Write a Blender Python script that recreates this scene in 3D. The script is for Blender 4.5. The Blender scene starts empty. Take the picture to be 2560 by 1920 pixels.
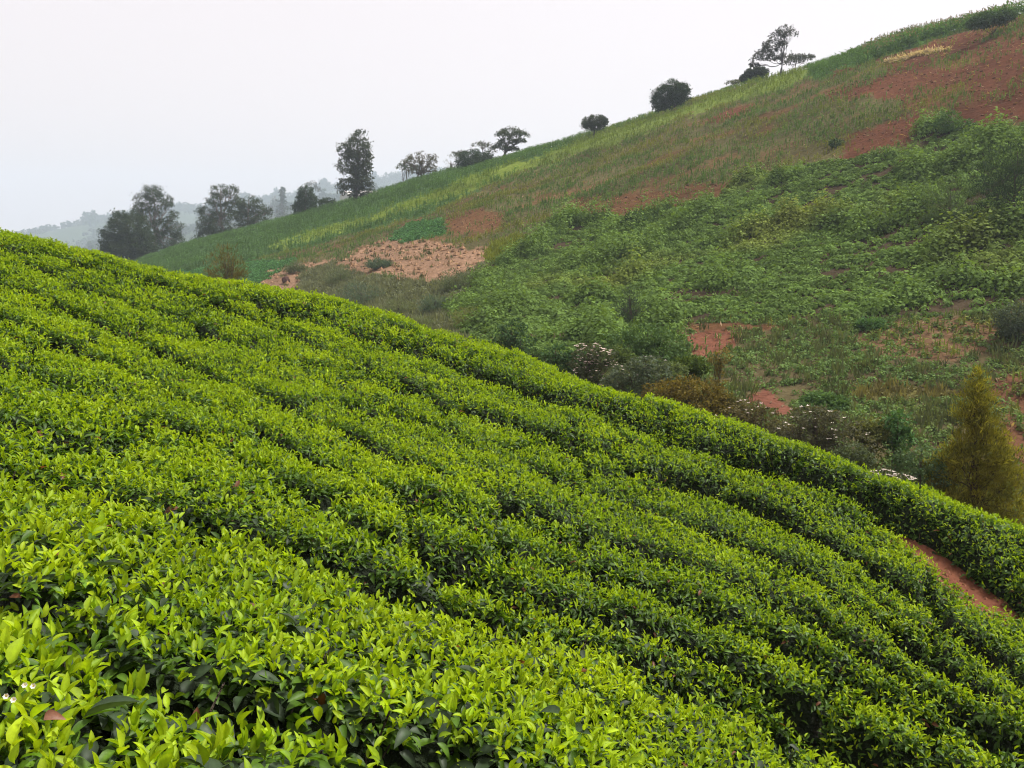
import bpy, math, random
import numpy as np
from mathutils import Vector

# ------------------------------------------------------------------ camera, sky, sun, exposure
SC = bpy.context.scene
COL = SC.collection
CAMZ = 1.7
F = 887.0                       # focal length in pixels of a 1024 px wide frame
PITCH = math.atan((384 - 240) / F)
cam_d = bpy.data.cameras.new("camera")
cam_d.sensor_width = 36.0
cam_d.lens = 36.0 * F / 1024.0
cam_d.clip_start = 0.05
cam_d.clip_end = 9000
cam = bpy.data.objects.new("camera", cam_d)
COL.objects.link(cam)
cam.location = (0, 0, CAMZ)
cam.rotation_euler = (math.pi / 2 - PITCH, 0, 0)
SC.camera = cam

SUN_EL, SUN_AZ = math.radians(60), math.radians(68)      # azimuth clockwise from straight ahead (+Y)
W = bpy.data.worlds.new("World")
SC.world = W
W.use_nodes = True
wn, wl = W.node_tree.nodes, W.node_tree.links
wn.clear()
sky = wn.new("ShaderNodeTexSky")
sky.sky_type = 'NISHITA'
sky.sun_disc = False
sky.sun_elevation = SUN_EL
sky.sun_rotation = SUN_AZ
sky.air_density = 1.2
sky.dust_density = 7.0
sky.ozone_density = 1.0
cloud = wn.new("ShaderNodeMix")
cloud.data_type = 'RGBA'
cloud.inputs[0].default_value = 0.72
cloud.inputs[7].default_value = (9.5, 8.45, 8.3, 1)      # bright even cloud layer, faintly pink
bg = wn.new("ShaderNodeBackground")
bg.inputs[1].default_value = 0.105
wo = wn.new("ShaderNodeOutputWorld")
wl.new(sky.outputs[0], cloud.inputs[6])
wl.new(cloud.outputs[2], bg.inputs[0])
wl.new(bg.outputs[0], wo.inputs[0])

sl = bpy.data.lights.new("sun", 'SUN')
sl.energy = 5.0
sl.angle = math.radians(8)
sl.color = (1.0, 0.96, 0.9)
so = bpy.data.objects.new("sun", sl)
COL.objects.link(so)
sd = Vector((math.sin(SUN_AZ) * math.cos(SUN_EL), math.cos(SUN_AZ) * math.cos(SUN_EL), math.sin(SUN_EL)))
so.rotation_euler = sd.to_track_quat('Z', 'Y').to_euler()

SC.view_settings.view_transform = 'Standard'
SC.view_settings.look = 'None'
SC.view_settings.exposure = 0.33
SC.view_settings.gamma = 1.0
SC.view_settings.use_curve_mapping = False
cy = SC.cycles
cy.use_denoising = True
cy.filter_width = 1.1
cy.max_bounces = 6
cy.diffuse_bounces = 3
cy.glossy_bounces = 2
cy.transmission_bounces = 3
cy.volume_bounces = 2
cy.transparent_max_bounces = 4

rng = np.random.default_rng(11)
PSC = 1024 / 2212.0             # working pixel scale used for the survey of the photograph


# ------------------------------------------------------------------ helpers
def smooth(a, b, x):
    t = np.clip((x - a) / (b - a), 0, 1)
    return t * t * (3 - 2 * t)


_tab = np.random.default_rng(5).random((256, 256))


def noise(x, y, seed=0):
    """value noise in -1..1"""
    x = np.asarray(x, float) + seed * 17.31
    y = np.asarray(y, float) + seed * 7.77
    xi, yi = np.floor(x).astype(int), np.floor(y).astype(int)
    fx, fy = x - xi, y - yi
    fx, fy = fx * fx * (3 - 2 * fx), fy * fy * (3 - 2 * fy)
    a = _tab[xi & 255, yi & 255]
    b = _tab[(xi + 1) & 255, yi & 255]
    c = _tab[xi & 255, (yi + 1) & 255]
    d = _tab[(xi + 1) & 255, (yi + 1) & 255]
    return ((a * (1 - fx) + b * fx) * (1 - fy) + (c * (1 - fx) + d * fx) * fy) * 2 - 1


def fbm(x, y, seed=0, o=3):
    s, a, n = 0, 1.0, 0
    for k in range(o):
        s = s + a * noise(x * 2 ** k, y * 2 ** k, seed + 3 * k)
        n += a
        a *= 0.5
    return s / n


CP, SP = math.cos(PITCH), math.sin(PITCH)


def ray(u, v):
    """pixel of the 1024x768 frame -> azimuth, slope (dz per metre of horizontal range)"""
    u, v = np.asarray(u, float), np.asarray(v, float)
    xc, yc = (u - 512) / F, (384 - v) / F
    dy = CP + yc * SP
    dz = -SP + yc * CP
    h = np.hypot(xc, dy)
    return np.arctan2(xc, dy), dz / h


def project(x, y, z):
    zr = z - CAMZ
    f = y * CP - zr * SP
    up = y * SP + zr * CP
    f = np.where(f < 0.05, 0.05, f)
    return 512 + F * x / f, 384 - F * up / f


def world(th, R, z):
    return np.stack([R * np.sin(th), R * np.cos(th), z], -1)


class MB:
    """collects triangles / quads with colours, builds ONE mesh object"""

    def __init__(self):
        self.v, self.c, self.t, self.q, self.n = [], [], [], [], 0

    def add(self, v, c, tris=None, quads=None):
        v = np.asarray(v, float).reshape(-1, 3)
        c = np.asarray(c, float)
        if c.ndim == 1:
            c = np.repeat(c[None], len(v), 0)
        self.v.append(v)
        self.c.append(c)
        if tris is not None and len(tris):
            self.t.append(np.asarray(tris).reshape(-1, 3) + self.n)
        if quads is not None and len(quads):
            self.q.append(np.asarray(quads).reshape(-1, 4) + self.n)
        self.n += len(v)

    def build(self, name, mat, parent=None, smooth_shade=False, origin=(0, 0, 0)):
        v = np.concatenate(self.v) - np.asarray(origin)
        c = np.concatenate(self.c)
        t = np.concatenate(self.t) if self.t else np.zeros((0, 3), int)
        q = np.concatenate(self.q) if self.q else np.zeros((0, 4), int)
        me = bpy.data.meshes.new(name)
        me.vertices.add(len(v))
        me.vertices.foreach_set("co", v.astype(np.float32).ravel())
        loops = np.concatenate([t.ravel(), q.ravel()]).astype(np.int32)
        me.loops.add(len(loops))
        me.loops.foreach_set("vertex_index", loops)
        npol = len(t) + len(q)
        me.polygons.add(npol)
        start = np.concatenate([np.arange(len(t)) * 3, len(t) * 3 + np.arange(len(q)) * 4]).astype(np.int32)
        me.polygons.foreach_set("loop_start", start)
        me.polygons.foreach_set("use_smooth", np.full(npol, smooth_shade))
        at = me.color_attributes.new("Col", 'FLOAT_COLOR', 'POINT')
        at.data.foreach_set("color", np.concatenate([c, np.ones((len(c), 1))], 1).astype(np.float32).ravel())
        me.update(calc_edges=True)
        me.materials.append(mat)
        o = bpy.data.objects.new(name, me)
        COL.objects.link(o)
        o.location = origin if parent is None else (0, 0, 0)
        if parent is not None:
            o.parent = parent
        return o


def empty(name, loc, label, cat, group=None):
    o = bpy.data.objects.new(name, None)
    COL.objects.link(o)
    o.empty_display_size = 0.3
    o.location = loc
    tag(o, label, cat, group)
    return o


def tag(o, label=None, cat=None, group=None, kind=None):
    if label: o["label"] = label
    if cat: o["category"] = cat
    if group: o["group"] = group
    if kind: o["kind"] = kind
    return o


# ------------------------------------------------------------------ materials
def attr_mat(name, rough=0.6, trans=0.0, noise_scale=None, noise_amt=0.3, bump=0.0, bump_scale=30, spec=0.3, tint=(1.25, 1.2, 0.5)):
    m = bpy.data.materials.new(name)
    m.use_nodes = True
    nt = m.node_tree
    N, L = nt.nodes, nt.links
    N.clear()
    out = N.new("ShaderNodeOutputMaterial")
    pb = N.new("ShaderNodeBsdfPrincipled")
    pb.inputs["Roughness"].default_value = rough
    pb.inputs["Specular IOR Level"].default_value = spec
    at = N.new("ShaderNodeAttribute")
    at.attribute_name = "Col"
    col = at.outputs["Color"]
    if noise_scale:
        geo = N.new("ShaderNodeNewGeometry")
        nz = N.new("ShaderNodeTexNoise")
        nz.inputs["Scale"].default_value = noise_scale
        nz.inputs["Detail"].default_value = 5
        nz.inputs["Roughness"].default_value = 0.65
        L.new(geo.outputs["Position"], nz.inputs["Vector"])
        mr = N.new("ShaderNodeMapRange")
        mr.inputs[1].default_value = 0.25
        mr.inputs[2].default_value = 0.75
        mr.inputs[3].default_value = 1 - noise_amt
        mr.inputs[4].default_value = 1 + noise_amt
        L.new(nz.outputs["Fac"], mr.inputs[0])
        mx = N.new("ShaderNodeMix")
        mx.data_type = 'RGBA'
        mx.blend_type = 'MULTIPLY'
        mx.inputs[0].default_value = 1
        L.new(col, mx.inputs[6])
        L.new(mr.outputs[0], mx.inputs[7])
        col = mx.outputs[2]
    L.new(col, pb.inputs["Base Color"])
    if bump:
        geo = N.new("ShaderNodeNewGeometry")
        nb = N.new("ShaderNodeTexNoise")
        nb.inputs["Scale"].default_value = bump_scale
        nb.inputs["Detail"].default_value = 6
        L.new(geo.outputs["Position"], nb.inputs["Vector"])
        bp = N.new("ShaderNodeBump")
        bp.inputs["Strength"].default_value = bump
        bp.inputs["Distance"].default_value = 0.2
        L.new(nb.outputs["Fac"], bp.inputs["Height"])
        L.new(bp.outputs[0], pb.inputs["Normal"])
    sh = pb.outputs[0]
    if trans:
        tr = N.new("ShaderNodeBsdfTranslucent")
        mt = N.new("ShaderNodeMix")
        mt.data_type = 'RGBA'
        mt.blend_type = 'MULTIPLY'
        mt.inputs[0].default_value = 1
        mt.inputs[7].default_value = (*tint, 1)
        L.new(col, mt.inputs[6])
        L.new(mt.outputs[2], tr.inputs[0])
        ms = N.new("ShaderNodeMixShader")
        ms.inputs[0].default_value = trans
        L.new(sh, ms.inputs[1])
        L.new(tr.outputs[0], ms.inputs[2])
        sh = ms.outputs[0]
    L.new(sh, out.inputs[0])
    return m


M_SOIL = attr_mat("soil", 1.0, 0, 1.1, 0.38, 0.8, 2.2, 0.0)
M_TEA = attr_mat("tea_leaf", 0.5, 0.38, 60, 0.22, 0.0, spec=0.3)
M_FLUSH = attr_mat("young_tea_leaf", 0.52, 0.42, 70, 0.2, 0.0, spec=0.22)
M_BODY = attr_mat("tea_wood", 0.8, 0, 9, 0.5, 0.9, 22, 0.2)
M_FOL = attr_mat("foliage", 0.75, 0.33, 0.8, 0.15, spec=0.06)
M_BARK = attr_mat("bark", 0.9, 0, 3.0, 0.3, 0.5, 12, 0.1)
M_PETAL = attr_mat("petal", 0.6, 0.2, None, tint=(1, 1, 1), spec=0.3)
M_PALE = attr_mat("sheeting", 0.5, 0, 0.5, 0.06, spec=0.3)

# ------------------------------------------------------------------ the lie of the land
# near (tea) slope: skyline seen from the camera, range of that skyline, range at the bottom of the frame
_sil = np.array([(0, 582), (232, 630), (463, 688), (695, 727), (903, 765), (1043, 810), (1215, 862), (1390, 925), (1563, 990),
                 (1735, 1025), (1910, 1078), (2083, 1140), (2200, 1198), (2315, 1228), (2430, 1280), (2560, 1325)]) * 0.4
_uu = np.linspace(0, 1024, 120)
_th_s, _e_s = ray(_uu, np.interp(_uu, _sil[:, 0], _sil[:, 1]))
_th_b, _e_b = ray(_uu, np.full(120, 768.0))


def ext(th, val, back):
    return np.concatenate([[-math.pi, th[0] - 0.5], th, [th[-1] + 0.5, math.pi]]), np.concatenate([[back, val[0]], val, [val[-1], back]])


_Ts, _Es = ext(_th_s, _e_s, -0.1)
_Tb, _Eb = ext(_th_b, _e_b, -0.6)
_tx = np.array([-0.52, -0.25, 0.0, 0.14, 0.3, 0.52])
_Tr, _RS = ext(_tx, np.array([21.0, 18.5, 16.0, 14.6, 13.4, 12.5]), 16)
_Tr2, _RB = ext(_tx, np.array([1.75, 2.1, 2.7, 3.3, 4.6, 6.2]), 2.5)
_gt = np.linspace(0, 1.5, 400)
_gg = 0.94 * _gt ** 1.7 + 0.06 * np.sqrt(_gt)


def tea_es(th): return np.interp(th, _Ts, _Es)
def tea_rs(th): return np.interp(th, _Tr, _RS)


def tea_z(th, R):
    """smooth plucking table of the tea slope (relative to the eye)"""
    es, eb = tea_es(th), np.interp(th, _Tb, _Eb)
    rs, rb = tea_rs(th), np.interp(th, _Tr2, _RB)
    D = 1 / rb - 1 / rs
    y = (1 / np.maximum(R, 0.3) - 1 / rs) / D
    t = np.interp(y, _gg, _gt)
    zin = R * (es + (eb - es) * np.minimum(t, 1.0))
    zb = rb * eb
    w = smooth(0.1, 1.0, R / rb)
    znear = zb * w + (-1.3) * (1 - w)
    zin = np.where(R < rb, znear, zin)
    d = R - rs
    zout = rs * es + es * d - 0.045 * d * d
    return np.where(R > rs, zout, zin)


def tea_range(th, e):
    """range on the near slope seen at azimuth th under slope e"""
    es, eb = tea_es(th), np.interp(th, _Tb, _Eb)
    rs, rb = tea_rs(th), np.interp(th, _Tr2, _RB)
    t = np.maximum((e - es) / (eb - es), 0)
    g = 0.94 * t ** 1.7 + 0.06 * np.sqrt(t)
    return 1 / (1 / rs + (1 / rb - 1 / rs) * g)


# far hillside: skyline
_fs = np.array([(-300, 790), (0, 700), (180, 610), (310, 560), (420, 525), (600, 480), (765, 438), (900, 393), (1080, 347), (1250, 300), (1400, 250),
                (1500, 215), (1650, 174), (1760, 144), (1900, 106), (2000, 80), (2150, 43), (2212, 29), (2400, -12), (2700, -62)]) * PSC
_fu = np.linspace(-140, 1240, 160)
_tf, _ef = ray(_fu, np.interp(_fu, _fs[:, 0], _fs[:, 1]))
_TF, _EF = ext(_tf, _ef, 0.05)
_fx = np.array([-0.6, -0.36, -0.15, 0.0, 0.2, 0.36, 0.52, 0.7])
_TFR, _FRS = ext(_fx, np.array([300, 285, 250, 222, 200, 182, 165, 160.0]), 300)
_, _FRB = ext(_fx, np.array([130, 112, 70, 48, 40, 35, 31, 30.0]), 120)
_, _FEB = ext(_fx, np.array([-0.17, -0.105, -0.135, -0.165, -0.215, -0.26, -0.325, -0.36]), -0.1)


def far_z(th, R):
    es = np.interp(th, _TF, _EF)
    rs, rb, eb = np.interp(th, _TFR, _FRS), np.interp(th, _TFR, _FRB), np.interp(th, _TFR, _FEB)
    t = (R - rb) / (rs - rb)
    z1 = R * (es + (eb - es) * (1 - t) ** 2)
    d = R - rs
    z2 = rs * es + es * d - 0.0016 * d * d
    z = np.where(R > rs, np.maximum(z2, -34), z1)
    return z


def ground_z(th, R, rough=True):
    th, R = np.asarray(th, float), np.asarray(R, float)
    rs = tea_rs(th)
    a = tea_z(th, R) - 0.70 + 0.26 * smooth(0.15, 0.3, th) * smooth(7, 9, R)
    b = far_z(th, R) - 14 * np.clip((rs + 3.5 - R) / 3.5, 0, 1) ** 1.5 - 3 * np.clip((rs + 0.5 - R) / 2, 0, None)
    k = 0.7
    m = np.maximum(a, b)
    d = np.abs(a - b)
    z = m + np.where(d < k, (k - d) ** 2 / (4 * k), 0) * (R > rs)
    # old terraces on the valley bottom
    wt = smooth(27, 33, R) * (1 - smooth(54, 64, R)) * smooth(0.02, 0.16, th) * (1 - smooth(0.9, 1.1, th))
    fz = (z + 0.6 * noise(R * np.sin(th) / 9, R * np.cos(th) / 9, 23)) / 1.5
    fz = fz - np.floor(fz)
    z = z + wt * 0.75 * (smooth(0.62, 0.98, fz) - fz)
    if rough:
        x, y = R * np.sin(th), R * np.cos(th)
        w = smooth(22, 45, R)
        z = z + w * (0.55 * fbm(x / 14, y / 14, 2) + 0.22 * fbm(x / 3.2, y / 3.2, 4, 2)) * np.clip(R / 120, 0.35, 1.2)
    return z


def gz(x, y):
    return ground_z(np.arctan2(x, y), np.hypot(x, y)) + CAMZ


def hit(u, v, lo=24.0, hi=420.0):
    """range at which the sight line of a photo position meets the far ground"""
    th, e = ray(u * PSC, v * PSC)
    R = np.geomspace(lo, hi, 900)
    z = ground_z(np.full(900, float(th)), R)
    idx = np.nonzero(z > R * float(e))[0]
    return float(th), (float(R[idx[0]]) if len(idx) else hi)


# ------------------------------------------------------------------ land cover of the far hillside (survey polygons)
def inside(poly, x, y):
    poly = np.asarray(poly, float)
    r = np.zeros(x.shape, bool)
    j = len(poly) - 1
    for i in range(len(poly)):
        xi, yi = poly[i]
        xj, yj = poly[j]
        if yi != yj:
            c = ((yi > y) != (yj > y)) & (x < (xj - xi) * (y - yi) / (yj - yi) + xi)
            r ^= c
        j = i
    return r


SOILRED = (0.110, 0.047, 0.027)
SOILBROWN = (0.125, 0.066, 0.033)
OLIVE = (0.105, 0.105, 0.04)
GREEN = (0.06, 0.11, 0.035)
COVER = [   # name, polygon in survey px, ground colour, edge wander (px)
    ('field', [(-400, 400), (2800, -300), (2800, 700), (900, 760), (-400, 900)], (0.095, 0.085, 0.038), 0),
    ('maize', [(-300, 900), (300, 540), (600, 465), (1080, 330), (1300, 270), (1240, 318), (1090, 392), (1000, 430), (900, 470), (700, 525), (560, 560), (400, 640)], (0.06, 0.11, 0.035), 6),
    ('strip', [(585, 534), (690, 498), (790, 470), (880, 436), (960, 405), (1060, 368), (1200, 325), (1262, 300), (1250, 318), (1130, 370), (1060, 402), (980, 432), (900, 452), (800, 482), (700, 512), (590, 540)], (0.15, 0.2, 0.035), 9),
    ('lush', [(1250, 300), (1400, 255), (1650, 172), (1760, 130), (1790, 150), (1690, 195), (1560, 225), (1400, 285), (1250, 335), (1100, 385)], (0.12, 0.16, 0.035), 10),
    ('tall', [(1740, 150), (1800, 60), (2000, -20), (2500, -140), (2500, -40), (2212, 32), (2060, 72), (1960, 108), (1830, 150), (1760, 178)], (0.06, 0.12, 0.03), 6),
    ('soil', [(1915, 130), (1990, 102), (2120, 62), (2212, 28), (2500, -30), (2500, 300), (2212, 262), (2120, 275), (2050, 240), (1980, 300), (1880, 340), (1810, 345), (1830, 300), (1920, 270), (2000, 235), (1880, 205), (1800, 215), (1790, 195), (1880, 170)], SOILRED, 12),
    ('soil', [(1800, 152), (1860, 138), (1850, 150), (1790, 170)], SOILRED, 5),
    ('crop', [(1960, 215), (2000, 190), (2080, 188), (2110, 205), (2060, 235), (2010, 250), (1960, 240)], SOILBROWN, 12),
    ('crop', [(2120, 70), (2212, 45), (2300, 60), (2212, 85), (2130, 100)], SOILBROWN, 12),
    ('crop', [(2010, 128), (2110, 118), (2130, 140), (2060, 150), (2000, 148)], SOILBROWN, 12),
    ('soil', [(1520, 262), (1560, 240), (1630, 222), (1620, 240), (1560, 262)], SOILRED, 6),
    ('soil', [(1190, 466), (1260, 430), (1400, 415), (1500, 405), (1600, 385), (1640, 372), (1600, 410), (1520, 440), (1400, 462), (1200, 474)], SOILBROWN, 10),
    ('soil', [(920, 492), (960, 462), (1030, 452), (1100, 458), (1085, 495), (1000, 506)], SOILBROWN, 7),
    ('leafy', [(850, 505), (890, 480), (950, 475), (960, 500), (910, 528), (865, 535)], (0.04, 0.1, 0.03), 8),
    ('leafy', [(380, 590), (560, 565), (640, 565), (560, 620), (430, 640)], (0.05, 0.11, 0.03), 8),
    ('bank', [(545, 612), (600, 585), (660, 572), (740, 560), (800, 538), (850, 510), (880, 520), (960, 528), (1050, 540), (1075, 558), (1030, 585), (960, 606), (880, 604), (840, 590), (790, 640), (700, 660), (600, 650)], (0.25, 0.155, 0.098), 11),
    ('brush', [(640, 640), (660, 590), (720, 570), (780, 590), (850, 600), (920, 612), (1000, 590), (1060, 560), (1030, 640), (1080, 720), (1000, 760), (760, 680)], (0.085, 0.1, 0.05), 9),
    ('grass', [(1040, 560), (1060, 530), (1110, 512), (1150, 515), (1130, 545), (1060, 575)], (0.13, 0.16, 0.03), 6),
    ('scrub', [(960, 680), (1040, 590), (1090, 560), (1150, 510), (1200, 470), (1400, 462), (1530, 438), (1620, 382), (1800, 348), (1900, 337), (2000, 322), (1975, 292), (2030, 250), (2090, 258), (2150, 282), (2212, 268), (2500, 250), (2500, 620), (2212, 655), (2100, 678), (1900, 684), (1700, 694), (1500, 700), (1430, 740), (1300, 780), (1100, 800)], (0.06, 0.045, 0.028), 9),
    ('weeds', [(1080, 790), (1300, 770), (1440, 740), (1500, 702), (1700, 696), (1900, 686), (2100, 680), (2212, 660), (2600, 620), (2600, 1300), (1900, 1300), (1300, 1000)], (0.085, 0.07, 0.035), 6),
    ('soil', [(1475, 722), (1540, 714), (1600, 722), (1580, 745), (1540, 772), (1490, 768)], (0.14, 0.06, 0.038), 6),
    ('soil', [(1480, 704), (1600, 700), (1700, 706), (1690, 714), (1600, 716), (1490, 716)], SOILBROWN, 5),
    ('thin', [(1840, 700), (1960, 690), (2080, 686), (2160, 690), (2180, 740), (2080, 780), (1960, 772), (1850, 760)], (0.13, 0.08, 0.045), 9),
    ('soil', [(1610, 860), (1660, 842), (1690, 870), (1720, 895), (1680, 905), (1640, 885)], (0.14, 0.06, 0.04), 7),
    ('thin', [(2130, 820), (2212, 800), (2400, 790), (2400, 1010), (2212, 1000), (2170, 950), (2150, 880)], (0.14, 0.07, 0.04), 10),
    ('dry', [(1850, 845), (1950, 835), (2060, 848), (2050, 868), (1940, 872), (1860, 868)], (0.14, 0.13, 0.045), 7),
]
NAMES = ['none'] + [c[0] for c in COVER]


def cover_index(x, y, z):
    u, v = project(x, y, z)
    u, v = u / PSC, v / PSC
    R = np.hypot(x, y)
    nx = 1.3 * fbm(x / 5, y / 5, 8) + 0.6 * noise(x / 1.3, y / 1.3, 9) + 0.9 * (rng.random(x.shape) - 0.5)
    ny = 1.3 * fbm(x / 5, y / 5, 13) + 0.6 * noise(x / 1.3, y / 1.3, 14) + 0.9 * (rng.random(x.shape) - 0.5)
    idx = np.zeros(x.shape, int)
    for i, (n, p, c, w) in enumerate(COVER):
        idx[inside(p, u + nx * w * 1.6, v + ny * w * 0.8)] = i + 1
    return idx


# ------------------------------------------------------------------ ground sheet
th_l = np.concatenate([np.radians(np.arange(-180, -36, 4)), np.radians(np.arange(-36, 36.01, 0.12)), np.radians(np.arange(40, 180.1, 4))])
R_l = np.concatenate([np.geomspace(0.4, 25, 90), np.geomspace(25.2, 310, 330), np.geomspace(320, 3600, 36)])
TH, RR = np.meshgrid(th_l, R_l, indexing='ij')
GX, GY = RR * np.sin(TH), RR * np.cos(TH)
GZ = ground_z(TH, RR) + CAMZ
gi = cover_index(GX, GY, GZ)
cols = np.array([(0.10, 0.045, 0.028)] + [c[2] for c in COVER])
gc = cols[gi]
far_w = smooth(20, 26, RR)[..., None]
near_c = np.array((0.15, 0.062, 0.038))
beh = (RR > np.interp(TH, _TFR, _FRS) * 1.15)[..., None]
gc = np.where(beh, np.array((0.06, 0.09, 0.04)), gc)
patch = (0.82 + 0.3 * fbm(GX / 9, GY / 9, 21))[..., None]
soilmix = smooth(0.15, 0.5, fbm(GX / 7, GY / 4, 31))[..., None] * np.isin(gi, [NAMES.index('field')])[..., None]
gc = gc * (1 - 0.75 * soilmix) + np.array(SOILBROWN) * 0.75 * soilmix
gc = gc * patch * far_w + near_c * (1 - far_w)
nt_, nr_ = TH.shape
ii = np.arange(nt_ * nr_).reshape(nt_, nr_)
quads = np.stack([ii[:-1, :-1], ii[1:, :-1], ii[1:, 1:], ii[:-1, 1:]], -1).reshape(-1, 4)[:, ::-1]
mb = MB()
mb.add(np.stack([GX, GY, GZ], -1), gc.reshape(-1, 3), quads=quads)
inner = np.concatenate([world(th_l, np.full(nt_, 0.4), GZ[:, 0]), [[0, 0, GZ[:, 0].mean()]]])
mb.add(inner, near_c, tris=[(i + 1, i, nt_) for i in range(nt_ - 1)])
ground = mb.build("ground", M_SOIL, smooth_shade=True)
ground["kind"] = "structure"


# ------------------------------------------------------------------ leaves
def norm(a):
    return a / np.maximum(np.linalg.norm(a, axis=-1, keepdims=True), 1e-9)


def leaf_mesh(mb, pos, axis, nrm, L, Wd, col, stations=1, curl=0.25, fold=0.25, pale_rib=0.0):
    """folded, curling leaves. pos, axis, nrm (n,3); L, Wd (n,); col (n,3)"""
    n = len(pos)
    if n == 0: return
    axis = norm(axis)
    side = norm(np.cross(axis, nrm))
    up = norm(np.cross(side, axis))
    curl = np.broadcast_to(np.asarray(curl, float), (n,))
    ts = [0.0] + list((np.arange(stations) + 1) / (stations + 1)) + [1.0]
    if stations == 1: ts = [0.0, 0.45, 1.0]
    if stations == 2: ts = [0.0, 0.3, 0.68, 1.0]
    V, C = [], []

    def at(t):
        return pos + axis * (L * (t - 0.12 * curl * t * t))[:, None] - up * (L * curl * t * t)[:, None]
    V.append(at(0.0)); C.append(col * 0.9)
    for t in ts[1:-1]:
        w = np.sin(math.pi * t ** 0.85) ** 0.8 * 0.5
        p = at(t)
        o = side * (Wd * w)[:, None]
        lift = up * (Wd * w * fold * 2)[:, None]
        V += [p + o + lift, p, p - o + lift]
        C += [col, col * (1 + pale_rib), col]
    V.append(at(1.0)); C.append(col)
    m = len(V)
    V = np.stack(V, 1)
    C = np.stack(C, 1)
    tris, quads = [], []
    tris += [(0, 2, 1), (0, 3, 2)]
    ns = len(ts) - 2
    for s in range(ns - 1):
        a, b = 1 + 3 * s, 4 + 3 * s
        quads += [(a, a + 1, b + 1, b), (a + 1, a + 2, b + 2, b + 1)]
    a = 1 + 3 * (ns - 1)
    tris += [(a, a + 1, m - 1), (a + 1, a + 2, m - 1)]
    base = (np.arange(n) * m)[:, None, None]
    T = (np.array(tris)[None] + base).reshape(-1, 3)
    Q = (np.array(quads)[None] + base).reshape(-1, 4) if quads else None
    mb.add(V.reshape(-1, 3), C.reshape(-1, 3), T, Q)


def card_mesh(mb, pos, axis, nrm, L, Wd, col):
    """one diamond-shaped leaf per point"""
    n = len(pos)
    if n == 0: return
    axis = norm(axis)
    side = norm(np.cross(axis, nrm))
    V = np.stack([pos, pos + axis * (0.45 * L)[:, None] + side * (0.5 * Wd)[:, None], pos + axis * L[:, None], pos + axis * (0.45 * L)[:, None] - side * (0.5 * Wd)[:, None]], 1)
    Q = np.arange(n * 4).reshape(n, 4)
    mb.add(V.reshape(-1, 3), np.repeat(col, 4, 0), quads=Q)


def rand_dir(n):
    return norm(rng.normal(size=(n, 3)))


# ------------------------------------------------------------------ tea rows
GAPX = np.array([-260, 0, 400, 800, 1280, 1700, 2100, 2560, 2900]) * 0.4
GAPS = np.array([
    [1360, 1490, 1690, 1785, 1990, 2150, 2300, 2480, 2600],     # nearest furrow
    [1060, 1143, 1250, 1365, 1545, 1672, 1857, 2130, 2330],
    [790, 895, 1053, 1240, 1446, 1575, 1775, 2010, 2180],
    [700, 780, 965, 1145, 1351, 1485, 1680, 1915, 2060],
    [640, 700, 862, 1040, 1258, 1388, 1575, 1830, 1960],
    [610, 645, 765, 940, 1160, 1290, 1470, 1765, 1890],
    [580, 608, 705, 860, 1062, 1192, 1340, 1690, 1820],
    [565, 587, 672, 800, 958, 1090, 1198, 1525, 1675]]) * 0.4
tgrid = np.radians(np.linspace(-40, 40, 321))


def _gap_ranges():
    out = []
    us = np.linspace(-140, 1180, 300)
    for g in GAPS:
        # smooth interpolation across the frame
        v = np.interp(us, GAPX, g)
        k = np.ones(25) / 25
        v = np.convolve(np.pad(v, 12, 'edge'), k, 'valid')
        th, e = ray(us, v)
        r = tea_range(th, e)
        out.append(np.interp(tgrid, th, r))
    out = np.array(out)
    for k in range(1, len(out)):
        out[k] = np.maximum(out[k], out[k - 1] + 0.62)
    first = out[0] * 0.5
    last = np.maximum(out[-1] + 2.0, tea_rs(tgrid) + 1.8)
    wob = noise(tgrid * 9, tgrid * 0, 33)
    for k in range(len(out)):
        out[k] += 0.16 * noise(tgrid * out[k] / 1.3, tgrid * 0 + k, 35) * np.clip(out[k] / 8, 0.3, 1)
    return np.vstack([first, out, last])


GR = _gap_ranges()              # GR[0] .. GR[10]
NROW = len(GR) - 1
ROWCUM = GR


_jit = np.random.default_rng(9).random((256, 256, 4))


def bushes(th, R):
    """individual tea bushes: distance to the seam between neighbours, random numbers of the bush"""
    x, y = R * np.sin(th) / 0.78, R * np.cos(th) / 0.78
    xi, yi = np.floor(x).astype(int), np.floor(y).astype(int)
    f1 = np.full(x.shape, 9.0)
    f2 = np.full(x.shape, 9.0)
    rid = np.zeros(x.shape + (2,))
    for a in (-1, 0, 1):
        for b in (-1, 0, 1):
            j = _jit[(xi + a) & 255, (yi + b) & 255]
            d = np.hypot(xi + a + 0.15 + 0.7 * j[..., 0] - x, yi + b + 0.15 + 0.7 * j[..., 1] - y)
            nearer = d < f1
            f2 = np.where(nearer, f1, np.minimum(f2, d))
            rid = np.where(nearer[..., None], j[..., 2:], rid)
            f1 = np.where(nearer, d, f1)
    return (f2 - f1) * 0.78, rid


def gap_half(th, k, x, y):
    """half width of furrow k (m) and depth"""
    R_ = np.hypot(x, y)
    n = noise(x / 0.9, y / 0.9, 40 + k)
    hw = np.interp(R_, [3, 7], [0.27, 0.215]) + 0.09 * n + 0.06 * noise(x / 3, y / 3, 60 + k)
    hw = np.maximum(hw, 0.07)
    if k == 8:
        hw = hw + 0.12 * smooth(0.36, 0.44, th) + 0.15 * smooth(0.4, 0.5, th)
    if k in (0, 1):
        hw = hw * 0.72
    return hw


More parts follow.
